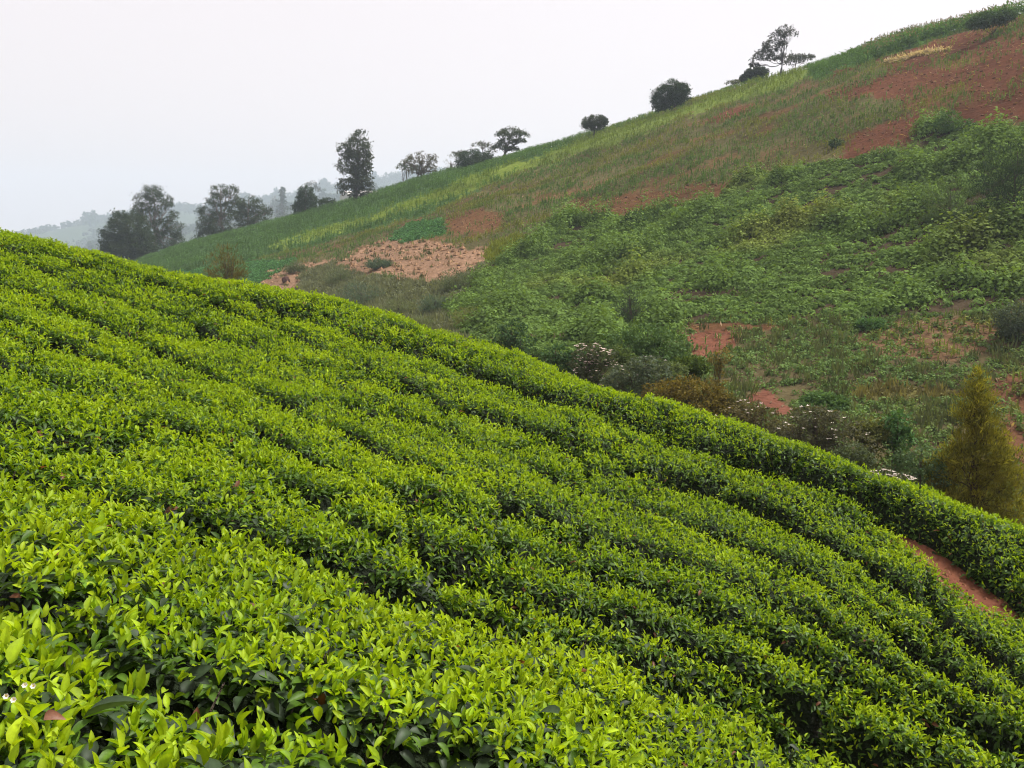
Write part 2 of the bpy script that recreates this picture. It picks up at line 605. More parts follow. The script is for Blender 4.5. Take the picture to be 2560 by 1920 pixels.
def canopy(th, R, k):
    """surface of row k (between furrow k and k+1)"""
    x, y = R * np.sin(th), R * np.cos(th)
    a, b = np.interp(th, tgrid, GR[k]), np.interp(th, tgrid, GR[k + 1])
    z = tea_z(th, R)
    z = z + 0.035 * noise(x / 0.45, y / 0.45, 3) + 0.05 * noise(x / 1.0, y / 1.0, 6) - 0.02
    seam, rid = bushes(th, R)
    z = z + 0.09 * (rid[..., 0] - 0.5)
    fis = (1 - smooth(0.0, 0.17, seam)) * smooth(-0.3, 0.45, noise(x / 1.1, y / 1.1, 28))
    z = z - 0.30 * fis
    d1, d2 = (R - a) * 0.8, (b - R) * 0.8
    h1, h2 = gap_half(th, k, x, y), gap_half(th, k + 1, x, y)
    far = smooth(4.5, 9.0, R)
    s1 = np.clip((1.02 - 0.18 * far) + 0.75 * noise(x / 0.95, y / 0.95, 90 + k), 0.25, 1)
    s2 = np.clip((1.02 - 0.18 * far) + 0.75 * noise(x / 0.95, y / 0.95, 91 + k), 0.25, 1)
    if k == 8: s1 = np.maximum(s1 * 0.6, smooth(0.38, 0.46, th))
    if k + 1 == 8: s2 = np.maximum(s2 * 0.6, smooth(0.38, 0.46, th))
    if k == 8: s1 = np.maximum(s1, 1 - np.abs(th - 0.335) / 0.02)
    f1 = 1 - smooth(0.35, 1.0, d1 / h1 / 1.25)
    f2 = 1 - smooth(0.35, 1.0, d2 / h2 / 1.25)
    z = z - 0.66 * np.maximum(f1 * s1, f2 * s2)
    # rounded shoulders
    sh = (0.07 * np.exp(-d1 / 0.2) + 0.07 * np.exp(-d2 / 0.2)) * (1 - 0.5 * far)
    return z - sh, np.maximum(np.maximum(f1 * s1, f2 * s2), 0.8 * fis)


ROW_LABELS = [
    ('nearest tea row in the bottom left corner, with large leaves and small white flowers'),
    ('wide pale yellow-green tea row crossing the whole foreground just behind the corner bushes'),
    ('dark-sided tea row directly behind the wide pale foreground row'),
    ('narrow tea row second behind the wide pale foreground row'),
    ('tea row third behind the wide pale foreground row, running through the middle of the slope'),
    ('tea row fourth behind the wide pale foreground row, upper middle of the slope'),
    ('tea row fifth behind the wide pale foreground row, second in from the red path'),
    ('tea row along the near edge of the red path, just inside the outermost row'),
    ('outermost tea row along the crest of the tea slope, beyond the red path'),
]
for k in range(NROW):
    n_f = 22
    ths = np.radians(np.arange(-39, 39.01, 0.45))
    ff = np.linspace(0.02, 0.98, n_f)
    T2, F2 = np.meshgrid(ths, ff, indexing='ij')
    A, B = np.interp(T2, tgrid, GR[k]), np.interp(T2, tgrid, GR[k + 1])
    R2 = A + (B - A) * F2
    Zc, fr = canopy(T2, R2, k)
    Zc = np.maximum(Zc - 0.10, tea_z(T2, R2) - 0.80)
    P = world(T2, R2, Zc + CAMZ)
    # close the ends and sides down to the soil
    idx = np.arange(P.shape[0] * n_f).reshape(-1, n_f)
    q = np.stack([idx[:-1, :-1], idx[1:, :-1], idx[1:, 1:], idx[:-1, 1:]], -1).reshape(-1, 4)[:, ::-1]
    mid = P[len(ths) // 2, n_f // 2].copy()
    mid[2] -= 0.7
    root = empty("tea_row", mid, ROW_LABELS[k], "tea row", "rows of clipped tea bushes on the near slope")
    hb = MB()
    body_c = np.where((fr > 0.55)[..., None], np.array((0.022, 0.02, 0.012)), np.array((0.014, 0.024, 0.008)))
    hb.add(P, body_c.reshape(-1, 3), quads=q)
    nt2 = 900 if k < 5 else 500
    tt = np.radians(rng.uniform(-36, 36, nt2))
    side_ = rng.random(nt2) < 0.6
    A1, B1 = np.interp(tt, tgrid, GR[k]), np.interp(tt, tgrid, GR[k + 1])
    Rt = np.where(side_, B1 - (B1 - A1) * rng.uniform(0.03, 0.2, nt2), A1 + (B1 - A1) * rng.uniform(0.03, 0.3, nt2))
    zt0 = tea_z(tt, Rt) - 0.72 + CAMZ
    zcan, _ = canopy(tt, Rt, k)
    room = zcan + CAMZ - zt0
    good = room > 0.3
    tt, Rt, zt0, room = tt[good], Rt[good], zt0[good], room[good]
    nt2 = len(tt)
    p_a = world(tt, Rt, zt0)
    p_b = p_a + np.stack([rng.normal(size=nt2) * 0.14, rng.normal(size=nt2) * 0.14, room * rng.uniform(0.6, 0.95, nt2)], -1)
    wv = np.stack([np.cos(tt), -np.sin(tt), 0 * tt], -1) * rng.uniform(0.004, 0.010, nt2)[:, None]
    dv = np.stack([np.sin(tt), np.cos(tt), 0 * tt], -1) * rng.uniform(0.004, 0.010, nt2)[:, None]
    TW = np.stack([p_a - wv, p_a + wv, p_b + wv * 0.5, p_b - wv * 0.5, p_a - dv, p_a + dv, p_b + dv * 0.5, p_b - dv * 0.5], 1)
    hb.add(TW.reshape(-1, 3), np.repeat(np.array((0.11, 0.085, 0.06)) * rng.uniform(0.5, 1.3, (nt2, 1)), 8, 0), quads=np.arange(nt2 * 8).reshape(-1, 4))
    hb.build("hedge_body", M_BODY, root, True, mid)
    # --- shoots
    young, mature = MB(), MB()
    NT = 1000000
    th = np.radians(rng.uniform(-38, 38, NT))
    f = rng.random(NT)
    a, b = np.interp(th, tgrid, GR[k]), np.interp(th, tgrid, GR[k + 1])
    R = a + (b - a) * f
    # candidates carry area: dA = R dth * (b-a) df
    area = R * (b - a) * np.radians(76) / NT
    dens = np.interp(R, [1.5, 4, 8, 14, 22], [680, 640, 590, 500, 380])
    pre = rng.random(NT) < area * dens * 2.4
    th, R, dens = th[pre], R[pre], dens[pre]
    zc, fr = canopy(th, R, k)
    eps = 0.04
    zr, _ = canopy(th, R + eps, k)
    zt, _ = canopy(th + eps / R, R, k)
    gr, gt_ = (zr - zc) / eps, (zt - zc) / eps
    stretch = np.sqrt(1 + np.minimum(gr * gr + gt_ * gt_, 9))
    # outside the frame only a thin cover is needed
    pu, pv = project(R * np.sin(th), R * np.cos(th), zc + CAMZ)
    out = (pu < -60) | (pu > 1084) | (pv > 860)
    ok_out = np.where(out | (R > tea_rs(th) + 1.6), 0.35, 1.0)
    keep = rng.random(len(th)) < ok_out * stretch / 2.4
    keep &= zc > tea_z(th, R) - 0.72
    th, R, zc, gr, gt_, fr = th[keep], R[keep], zc[keep], gr[keep], gt_[keep], fr[keep]
    n = len(th)
    er = np.stack([np.sin(th), np.cos(th), np.zeros(n)], -1)
    et = np.stack([np.cos(th), -np.sin(th), np.zeros(n)], -1)
    N = norm(-er * np.clip(gr, -3, 3)[:, None] - et * np.clip(gt_, -3, 3)[:, None] + np.array([0, 0, 1.0]))
    p0 = world(th, R, zc + CAMZ + rng.normal(size=n) * 0.026) + N * (rng.normal(size=n) * 0.03 * np.clip(1 - N[:, 2] + fr * 0.5, 0, 1))[:, None]
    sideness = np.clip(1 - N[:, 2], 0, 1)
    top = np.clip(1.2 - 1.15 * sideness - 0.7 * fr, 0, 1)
    up = np.array([0, 0, 1.0])
    ax = norm(N * 0.6 + up * 0.75 + rng.normal(size=(n, 3)) * 0.22)
    scale = np.interp(R, [1.5, 3, 5, 10, 20], [0.78, 0.74, 0.72, 0.76, 0.9]) * rng.uniform(0.65, 1.3, n)
    x, y = p0[:, 0], p0[:, 1]
    _, rid = bushes(th, R)
    vig = np.clip(0.25 + 0.45 * rid[:, 1] + 0.45 * fbm(x / 0.6, y / 0.6, 15) + 0.15, 0, 1)      # flush vigour, bush by bush
    st_of = np.where(R < 3.6, 4, np.where(R < 8.5, 2, 1))
    hue = rng.normal(size=n)
    # young flush: upright leaves at the tip of each shoot
    for j in range(3):
        pr = (0.35 + 0.65 * vig) * (0.12 + 0.88 * top)
        sel = rng.random(n) < pr
        phi = rng.uniform(0, 2 * math.pi, n)
        perp = norm(np.cross(ax, rand_dir(n)))
        tilt = rng.uniform(0.25, 0.95, n) if j else rng.uniform(0.0, 0.4, n)
        d = norm(ax * np.cos(tilt)[:, None] + perp * np.sin(tilt)[:, None])
        pos = p0 + ax * rng.uniform(-0.012, 0.03, n)[:, None]
        Lf = scale * rng.uniform(0.042, 0.075, n)
        Wf = Lf * rng.uniform(0.34, 0.46, n)
        yv = np.clip(0.55 * vig + 0.45 * rng.random(n), 0, 1)[:, None]
        c = np.array((0.12, 0.24, 0.008)) * (1 - yv) + np.array((0.37, 0.485, 0.015)) * yv
        c = c * (1 + 0.10 * hue[:, None]) * rng.uniform(0.82, 1.15, n)[:, None]
        for s in (4, 2, 1):
            mm = sel & (st_of == s)
            leaf_mesh(young, pos[mm], d[mm], (perp - d * 0.2 + 0.3 * rand_dir(n))[mm] * -1 + ax[mm] * 0.6, Lf[mm], Wf[mm], c[mm], s, rng.uniform(0.0, 0.45, mm.sum()), 0.42, 0.3 if s > 2 else 0.1)
    # mature leaves: spreading, darker, glossier
    for j in range(4):
        pr = np.where(top > 0.5, 0.6, 0.85)
        sel = rng.random(n) < pr
        perp = norm(np.cross(ax, rand_dir(n)))
        tilt = rng.uniform(0.9, 1.75, n)
        d = norm(ax * np.cos(tilt)[:, None] + perp * np.sin(tilt)[:, None] - up * 0.15)
        pos = p0 - ax * rng.uniform(0.01, 0.085, n)[:, None] + rand_dir(n) * 0.015
        Lf = scale * rng.uniform(0.06, 0.105, n)
        Wf = Lf * rng.uniform(0.36, 0.46, n)
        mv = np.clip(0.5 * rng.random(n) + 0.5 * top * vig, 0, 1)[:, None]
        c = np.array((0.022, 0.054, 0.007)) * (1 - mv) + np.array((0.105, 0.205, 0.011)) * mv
        old = (rng.random(n) < np.where(k < 2, 0.22, 0.08)) & (R < 6)
        Lf = np.where(old, Lf * rng.uniform(1.1, 1.5, n), Lf)
        Wf = np.where(old, Lf * 0.5, Wf)
        c = np.where(old[:, None], np.array((0.034, 0.058, 0.024)), c)
        c = c * rng.uniform(0.7, 1.3, n)[:, None]
        brown = (rng.random(n) < 0.009)[:, None]
        c = np.where(brown, np.array((0.16, 0.065, 0.03)), c)
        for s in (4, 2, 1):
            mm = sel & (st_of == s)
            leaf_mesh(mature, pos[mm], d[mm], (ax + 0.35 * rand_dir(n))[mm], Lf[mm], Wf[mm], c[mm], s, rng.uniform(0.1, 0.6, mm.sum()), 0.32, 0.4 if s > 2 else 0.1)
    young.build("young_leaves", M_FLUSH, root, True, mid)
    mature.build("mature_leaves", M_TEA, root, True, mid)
    print("row", k, n)

# ------------------------------------------------------------------ trees and shrubs
def tube(mb, pts, rad, col, sides=6):
    pts = np.asarray(pts, float)
    n = len(pts)
    rad = np.broadcast_to(np.asarray(rad, float), (n,))
    d = norm(np.gradient(pts, axis=0))
    ref = np.where(np.abs(d[:, 2:3]) > 0.9, np.array([[1.0, 0, 0]]), np.array([[0, 0, 1.0]]))
    a = norm(np.cross(d, ref))
    b = np.cross(d, a)
    an = np.arange(sides) / sides * 2 * math.pi
    ring = pts[:, None] + rad[:, None, None] * (np.cos(an)[None, :, None] * a[:, None] + np.sin(an)[None, :, None] * b[:, None])
    idx = np.arange(n * sides).reshape(n, sides)
    nx = np.roll(idx, -1, 1)
    q = np.stack([idx[:-1], nx[:-1], nx[1:], idx[1:]], -1).reshape(-1, 4)
    mb.add(ring.reshape(-1, 3), col, quads=q)
    mb.add(pts[-1:] + d[-1:] * rad[-1], col) if False else None


def bend(p, q, sag=0.12, n=6, jit=0.04):
    p, q = np.asarray(p, float), np.asarray(q, float)
    t = np.linspace(0, 1, n)[:, None]
    L = np.linalg.norm(q - p)
    c = p * (1 - t) + q * t
    c = c + np.array([0, 0, 1.0]) * (-sag * L * (4 * t * (1 - t)) * (1 - t))
    c[1:-1] += rng.normal(size=(n - 2, 3)) * jit * L
    return c


def plant(name, label, cat, base, R, lobes, leaf=0.4, col=(0.04, 0.075, 0.03), col2=None, dens=1.0, clump=0.3, depth=0.85,
          trunk=0.0, bark=(0.09, 0.07, 0.055), limbs=True, pack=1.0, mode='round', group=None, fill=0.55, flowers=0, flcol=(0.75, 0.6, 0.5), stems=1, droop=0.0):
    """a tree or shrub: base and crown lobes surveyed in photo px at range R; crown lobes are ellipsoids in 3D full of leaf clumps"""
    th0, _ = ray(base[0] * PSC, base[1] * PSC)
    th0 = float(th0)
    bz = float(ground_z(th0, R)) + CAMZ
    if R > 600:                      # stands on the rise behind the crest
        bz = R * float(ray(base[0] * PSC, base[1] * PSC)[1]) + CAMZ
    B = np.array([R * math.sin(th0), R * math.cos(th0), bz - 0.05])
    m_px = R / F / math.cos(th0) * PSC * 1.0          # metres per survey px at that range
    root = empty(name, B, label, cat, group)
    fwd = np.array([math.sin(th0), math.cos(th0), 0])
    right = np.array([math.cos(th0), -math.sin(th0), 0])
    crown = MB()
    col = np.array(col)
    col2 = np.array(col2) if col2 is not None else col * 1.6
    if cat == 'shrub': col, col2 = col * 1.2, col2 * 1.2
    cents = []
    heads = []
    if cat == 'shrub':               # foliage reaches down to the ground
        zlow = min(R * float(ray(u * PSC, v * PSC)[1]) + CAMZ - rv * m_px for u, v, ru, rv in lobes)
        ul = sum(l[0] for l in lobes) / len(lobes)
        wl = max(abs(l[0] - ul) + l[2] * 0.7 for l in lobes)
        zt_ = zlow + 0.5 * wl * m_px * 0.4
        if zlow - bz > 0.1:
            hh_ = (zt_ - bz) / 2
            vm = 0.5 * (zt_ + bz)
            # photo row at which that height stands
            dz_, dy_ = vm - CAMZ, R * math.cos(th0)
            vpx = float(project(0.0, dy_, CAMZ + dz_)[1]) / PSC
            lobes = list(lobes) + [(ul, vpx, wl * 0.8, hh_ / m_px * 1.1)]
    for li, (u, v, ru, rv) in enumerate(lobes):
        th, e = ray(u * PSC, v * PSC)
        off = rng.uniform(-0.35, 0.35) * ru * m_px * (len(lobes) > 1)
        Rl = R + off
        c = np.array([R * math.sin(float(th)), R * math.cos(float(th)), R * float(e) * math.cos(0) + CAMZ]) + fwd * off
        rx, rz = ru * m_px, rv * m_px
        ry = rx * depth
        cents.append((c, rx, ry, rz))
        surf = 4 * math.pi * ((rx * ry) ** 1.6 / 3 + (rx * rz) ** 1.6 / 3 + (ry * rz) ** 1.6 / 3) ** (1 / 1.6)
        cr = clump * min(rx, rz) if clump > 0 else leaf
        nc = int(max(8, dens * 1.5 * surf / (math.pi * cr * cr)))
        nc = min(nc, 900)
        d = rand_dir(nc)
        if mode == 'flat':
            d[:, 2] = np.abs(d[:, 2]) * 0.9 - 0.15
            d = norm(d)
        rad = 1 - (1 - fill) * rng.random(nc) ** 1.3
        cc = c + (right * d[:, :1] * rx + fwd * d[:, 1:2] * ry) * rad[:, None] + np.array([0, 0, 1.0]) * (d[:, 2:3] * rz * rad[:, None])
        per = int(np.clip(pack * max(dens, 0.8) * 2.6 * (cr / leaf) ** 2 * math.pi / 1.2, 6, 90))
        pos = np.repeat(cc, per, 0) + rng.normal(size=(nc * per, 3)) * cr * np.array([0.5, 0.5, 0.38])
        n = len(pos)
        outd = norm(np.repeat(d, per, 0) + 0.9 * rng.normal(size=(n, 3)))
        if mode == 'wisp':
            ax = norm(np.repeat(d, per, 0) * 0.5 + np.array([0, 0, 0.8]) + 0.55 * rng.normal(size=(n, 3)))
            wd = 0.16
        elif droop:
            ax = norm(np.repeat(d, per, 0) * 0.5 - np.array([0, 0, droop]) + 0.6 * rng.normal(size=(n, 3)))
            wd = 0.48
        else:
            ax = norm(outd - np.array([0, 0, 0.25]))
            wd = 0.62
        nr = norm(rand_dir(n) + np.array([0, 0, 0.9]))
        Lf = leaf * rng.uniform(0.6, 1.3, n)
        kc = np.repeat(rng.random(nc), per)[:, None]
        cl = (col * (1 - kc) + col2 * kc) * rng.uniform(0.8, 1.2, n)[:, None]
        card_mesh(crown, pos, ax, nr, Lf, Lf * wd, cl)
        if flowers:
            nf = int(flowers)
            dd = rand_dir(nf)
            dd[:, 2] = np.abs(dd[:, 2]) + 0.25
            dd = norm(dd)
            pc = c + right * dd[:, :1] * rx * 1.03 + fwd * dd[:, 1:2] * ry + np.array([0, 0, 1.0]) * dd[:, 2:3] * rz * 1.06
            for q in pc:
                fl = MB()
                m_ = 9
                a_ = rng.uniform(0, 2 * math.pi) + np.arange(m_) * 2.4
                dz_ = np.stack([np.cos(a_), np.sin(a_), np.linspace(0.0, 0.5, m_)], -1)
                card_mesh(fl, np.repeat(q[None], m_, 0), norm(dz_), np.tile([[0.0, 0, 1.0]], (m_, 1)), leaf * rng.uniform(0.5, 0.9, m_), np.full(m_, leaf * 0.42), np.array(flcol) * rng.uniform(0.8, 1.3, (m_, 1)))
                heads.append(fl)
    # trunk and limbs
    tk = MB()
    if trunk <= 0: trunk = 0.03
    top = max(cents, key=lambda k: k[0][2])
    for s in range(stems):
        sb = B + (right * rng.uniform(-1, 1) + fwd * rng.uniform(-1, 1)) * (0.25 * (stems > 1)) * top[1]
        low = min(cents, key=lambda k: k[0][2])
        fork = sb + (top[0] - sb) * 0.45
        tube(tk, bend(sb - np.array([0, 0, 0.2]), fork, 0, 5, 0.02), np.linspace(trunk, trunk * 0.7, 5), np.array(bark), 7)
        tube(tk, bend(fork, top[0] + np.array([0, 0, top[3] * 0.5]), 0, 5, 0.03), np.linspace(trunk * 0.7, trunk * 0.12, 5), np.array(bark), 6)
        if limbs:
            for (c, rx, ry, rz) in cents:
                f0 = sb + (fork - sb) * rng.uniform(0.55, 1.0)
                tube(tk, bend(f0, c, 0.1, 6, 0.03), np.linspace(trunk * 0.5, trunk * 0.15, 6), np.array(bark), 5)
                for _ in range(4):
                    dd = rand_dir(1)[0]
                    dd[2] = abs(dd[2]) * 0.8
                    q = c + (right * dd[0] * rx + fwd * dd[1] * ry) * 0.8 + np.array([0, 0, dd[2] * rz * 0.8])
                    st = c + (f0 - c) * rng.uniform(0.2, 0.5)
                    tube(tk, bend(st, q, 0.1, 5, 0.03), np.linspace(trunk * 0.25, trunk * 0.07, 5), np.array(bark), 4)
    tk.build("trunk" if cat == "tree" else "stem", M_BARK, root, True, B)
    crown.build("crown" if cat == "tree" else "foliage", M_FOL, root, False, B)
    for fl in heads:
        fl.build("flower_head", M_PETAL, root, False, B)
    return root


def rs_at(u):
    th, _ = ray(u * PSC, 500 * PSC)
    return float(np.interp(float(th), _TFR, _FRS))


GT = "trees along the crest of the far hill"
EUC, EUC2 = (0.028, 0.048, 0.022), (0.055, 0.075, 0.03)
# left end of the crest
plant("eucalyptus_tree", "tall loose-crowned tree at the far left of the hill crest, behind the broad round tree", "tree", (338, 560), 305,
      [(330, 416, 17, 17), (314, 434, 20, 17), (342, 436, 18, 18), (298, 455, 14, 12), (364, 436, 9, 13), (326, 466, 26, 18), (372, 468, 12, 14), (344, 492, 18, 16), (378, 494, 17, 18), (358, 520, 26, 20), (386, 524, 12, 18), (366, 545, 22, 14), (394, 540, 8, 9)],
      0.5, EUC, EUC2, 0.85, 0.42, trunk=0.55, bark=(0.2, 0.17, 0.14), group=GT, droop=0.4, pack=1.3, fill=0.45)
plant("round_tree", "broad round dense tree at far left, in front of the tall one, touching the tea", "tree", (275, 560), 292,
      [(276, 500, 40, 34), (254, 522, 28, 30), (300, 526, 32, 32), (278, 545, 46, 26)], 0.55, (0.024, 0.044, 0.02), (0.046, 0.068, 0.028), 1.3, 0.28, trunk=0.5, group=GT)
plant("eucalyptus_tree", "open-topped tree with sky showing through its crown, left half of the second crest cluster", "tree", (478, 520), 295,
      [(478, 412, 18, 13), (498, 414, 16, 13), (462, 432, 15, 14), (510, 434, 11, 12), (486, 440, 16, 10), (450, 462, 22, 16), (488, 464, 26, 14), (438, 488, 18, 16), (468, 490, 30, 18), (446, 510, 22, 14), (490, 508, 26, 14)],
      0.5, EUC, EUC2, 0.85, 0.42, trunk=0.5, bark=(0.18, 0.15, 0.12), group=GT, droop=0.4, pack=1.3, fill=0.45)
plant("eucalyptus_tree", "lower spreading tree leaning right, right half of the second crest cluster", "tree", (535, 500), 290,
      [(538, 438, 24, 13), (522, 452, 18, 12), (560, 454, 20, 13), (580, 458, 9, 10), (528, 474, 24, 14), (562, 480, 22, 12), (512, 494, 20, 14), (545, 494, 24, 9)],
      0.5, EUC, EUC2, 0.85, 0.42, trunk=0.45, bark=(0.18, 0.15, 0.12), group=GT, droop=0.4, pack=1.3, fill=0.45)
plant("conifer", "thin hazy spire-shaped conifer between the second cluster and the egg-shaped tree", "tree", (610, 486), 985,
      [(610, 420, 4, 14), (610, 440, 8, 14), (611, 458, 12, 14), (612, 474, 16, 12)], 2.4, (0.035, 0.05, 0.03), None, 1.0, 0.6, trunk=0.5, group=GT)
plant("bare_tree", "faint twiggy tree half bare beside the hazy spire conifer", "tree", (585, 490), 975,
      [(585, 440, 18, 14), (575, 456, 16, 12), (600, 456, 16, 14)], 1.8, (0.07, 0.065, 0.05), None, 0.16, 0.5, trunk=0.4, group=GT, mode='wisp')
plant("bare_tree", "faint twiggy tree just left of the egg-shaped dark tree", "tree", (628, 480), 970,
      [(628, 455, 12, 14), (622, 468, 12, 12)], 1.8, (0.07, 0.065, 0.05), None, 0.2, 0.5, trunk=0.35, group=GT, mode='wisp')
plant("flat_topped_tree", "faint flat-topped tree peeping out behind the egg-shaped dark tree", "tree", (676, 466), 970,
      [(672, 402, 14, 8), (682, 410, 10, 6)], 1.9, (0.06, 0.065, 0.045), None, 0.5, 0.5, trunk=0.4, group=GT, mode='flat')
plant("egg_shaped_tree", "dense dark egg-shaped tree with a pointed top standing on the crest", "tree", (660, 470), 262,
      [(661, 420, 14, 18), (661, 438, 23, 22), (660, 452, 26, 16)], 0.5, (0.028, 0.052, 0.024), (0.04, 0.068, 0.03), 1.3, 0.3, trunk=0.35, group=GT, fill=0.7)
plant("bush", "small dark dome-shaped bush right of the egg-shaped tree on the crest", "bush", (708, 453), 255,
      [(708, 438, 17, 11), (700, 442, 10, 8), (718, 442, 9, 8)], 0.4, (0.03, 0.05, 0.026), (0.042, 0.066, 0.03), 1.2, 0.35, trunk=0.15, group=GT, fill=0.7)
plant("tall_tree", "tall narrow two-topped tree, the highest tree on the left of the crest", "tree", (770, 440), 243,
      [(776, 302, 18, 20), (772, 325, 28, 24), (745, 328, 15, 20), (762, 352, 32, 24), (786, 350, 18, 26), (764, 380, 30, 24), (782, 392, 22, 20), (755, 405, 26, 18), (786, 412, 22, 14)],
      0.5, (0.036, 0.05, 0.026), (0.062, 0.075, 0.04), 0.95, 0.34, trunk=0.4, bark=(0.07, 0.055, 0.045), group=GT, stems=2)
plant("thorn_tree", "fan-shaped grey tree with fine upright branches showing, right of the pale greenhouse roof", "tree", (905, 392), 236,
      [(912, 342, 32, 12), (930, 350, 16, 14), (890, 352, 20, 12), (915, 362, 30, 12), (900, 374, 24, 10), (930, 370, 16, 10)],
      0.42, (0.07, 0.066, 0.045), (0.1, 0.095, 0.065), 0.35, 0.4, trunk=0.22, bark=(0.1, 0.08, 0.065), group=GT, mode='flat', stems=4)
plant("thorn_tree", "bluish flat-crowned tree further back, behind the fan-shaped grey tree", "tree", (875, 392), 330,
      [(878, 355, 14, 10), (868, 362, 10, 8), (884, 366, 14, 8)], 0.7, (0.05, 0.06, 0.04), None, 0.6, 0.45, trunk=0.3, group=GT, mode='flat')
plant("bare_tree", "small pale half-bare tree between the fan-shaped tree and the long dark tree", "tree", (975, 374), 238,
      [(974, 352, 16, 10), (984, 360, 14, 8), (964, 362, 12, 8)], 0.38, (0.09, 0.085, 0.065), None, 0.22, 0.4, trunk=0.14, group=GT, mode='wisp', stems=3)
plant("spreading_tree", "long low dense dark tree lying along the crest", "tree", (1025, 365), 226,
      [(1020, 340, 26, 16), (1042, 344, 24, 14), (1000, 350, 14, 12), (1030, 352, 34, 10)], 0.42, (0.028, 0.05, 0.024), (0.042, 0.07, 0.03), 1.2, 0.34, trunk=0.3, group=GT, fill=0.65)
plant("thorn_tree", "thin flat canopy standing behind the left end of the long dark tree", "tree", (985, 360), 262,
      [(985, 336, 16, 6), (996, 332, 14, 5)], 0.5, (0.055, 0.06, 0.042), None, 0.5, 0.6, trunk=0.2, group=GT, mode='flat')
plant("thorn_tree", "thin flat canopy peeping over the right end of the long dark tree", "tree", (1050, 350), 248,
      [(1040, 314, 20, 7), (1056, 318, 16, 7), (1062, 328, 10, 8)], 0.45, (0.055, 0.06, 0.042), None, 0.5, 0.6, trunk=0.25, group=GT, mode='flat')
plant("umbrella_tree", "umbrella-shaped tree with a layered crown leaning right, right of the long dark tree", "tree", (1090, 342), 222,
      [(1105, 288, 28, 11), (1125, 294, 20, 10), (1088, 294, 18, 11), (1095, 308, 20, 9), (1078, 318, 14, 8), (1104, 322, 16, 7), (1122, 306, 12, 6)],
      0.42, (0.034, 0.05, 0.026), (0.065, 0.08, 0.036), 0.75, 0.4, trunk=0.22, bark=(0.06, 0.05, 0.04), group=GT, mode='flat', stems=2)
plant("round_tree", "small round-headed tree with a clear bare trunk, alone on the crest", "tree", (1283, 300), 197,
      [(1285, 260, 26, 11), (1272, 268, 17, 10), (1300, 264, 14, 9), (1284, 272, 20, 8)], 0.32, (0.03, 0.044, 0.026), (0.044, 0.06, 0.032), 1.1, 0.4, trunk=0.2, bark=(0.045, 0.036, 0.03), group=GT, fill=0.6)
plant("broad_tree", "large dark boulder-shaped tree with crown close to the ground, alone on the crest", "tree", (1450, 238), 190,
      [(1452, 200, 30, 22), (1436, 212, 26, 22), (1466, 208, 22, 22), (1425, 222, 15, 14), (1474, 198, 14, 16)], 0.34, (0.026, 0.046, 0.026), (0.036, 0.06, 0.03), 1.3, 0.3, trunk=0.3, bark=(0.05, 0.04, 0.03), group=GT, fill=0.7)
plant("thorn_tree", "tiny flat pale tree right of the boulder-shaped tree, just over the crest", "tree", (1582, 190), 196,
      [(1580, 180, 13, 5), (1590, 177, 8, 4)], 0.3, (0.07, 0.08, 0.05), None, 0.7, 0.6, trunk=0.1, group=GT, mode='flat')
plant("bush", "dark sloping bush at the foot of the leaning tree on the crest", "bush", (1628, 178), 200,
      [(1640, 158, 15, 10), (1624, 164, 16, 10), (1610, 170, 10, 7)], 0.34, (0.032, 0.045, 0.036), (0.04, 0.055, 0.04), 2.4, 0.4, trunk=0.12, group=GT, fill=0.7)
plant("leaning_tree", "tall irregular tree leaning right with layered foliage and bare forked stem, highest on the crest", "tree", (1688, 155), 192,
      [(1695, 66, 16, 9), (1708, 74, 13, 8), (1680, 80, 16, 9), (1672, 96, 22, 10), (1662, 108, 18, 8), (1650, 118, 18, 8), (1638, 128, 14, 8), (1668, 126, 14, 7), (1688, 98, 10, 8), (1630, 142, 9, 5)],
      0.34, (0.042, 0.045, 0.042), (0.075, 0.077, 0.07), 0.7, 0.42, trunk=0.12, bark=(0.055, 0.05, 0.05), group=GT, mode='flat', stems=2)
plant("flat_topped_tree", "low grey flat-topped tree right of the leaning tree, half behind the maize", "tree", (1715, 150), 205,
      [(1702, 126, 18, 9), (1722, 124, 18, 6), (1742, 124, 16, 5), (1712, 136, 22, 7)], 0.36, (0.055, 0.06, 0.055), None, 0.55, 0.5, trunk=0.12, group=GT, mode='flat')
plant("bush", "dark green bush growing among the tall maize near the top right corner", "bush", (2135, 66), 146,
      [(2128, 44, 24, 11), (2150, 38, 26, 11), (2110, 50, 16, 8), (2170, 34, 18, 8)], 0.3, (0.035, 0.07, 0.03), (0.055, 0.1, 0.04), 1.0, 0.35, trunk=0.1, fill=0.6)


def shrub(name, label, u, v, lobes, R=None, **kw):
    if R is None:
        _, R = hit(u, v)
    return plant(name, label, kw.pop('cat', 'shrub'), (u, v), R, lobes, **kw)


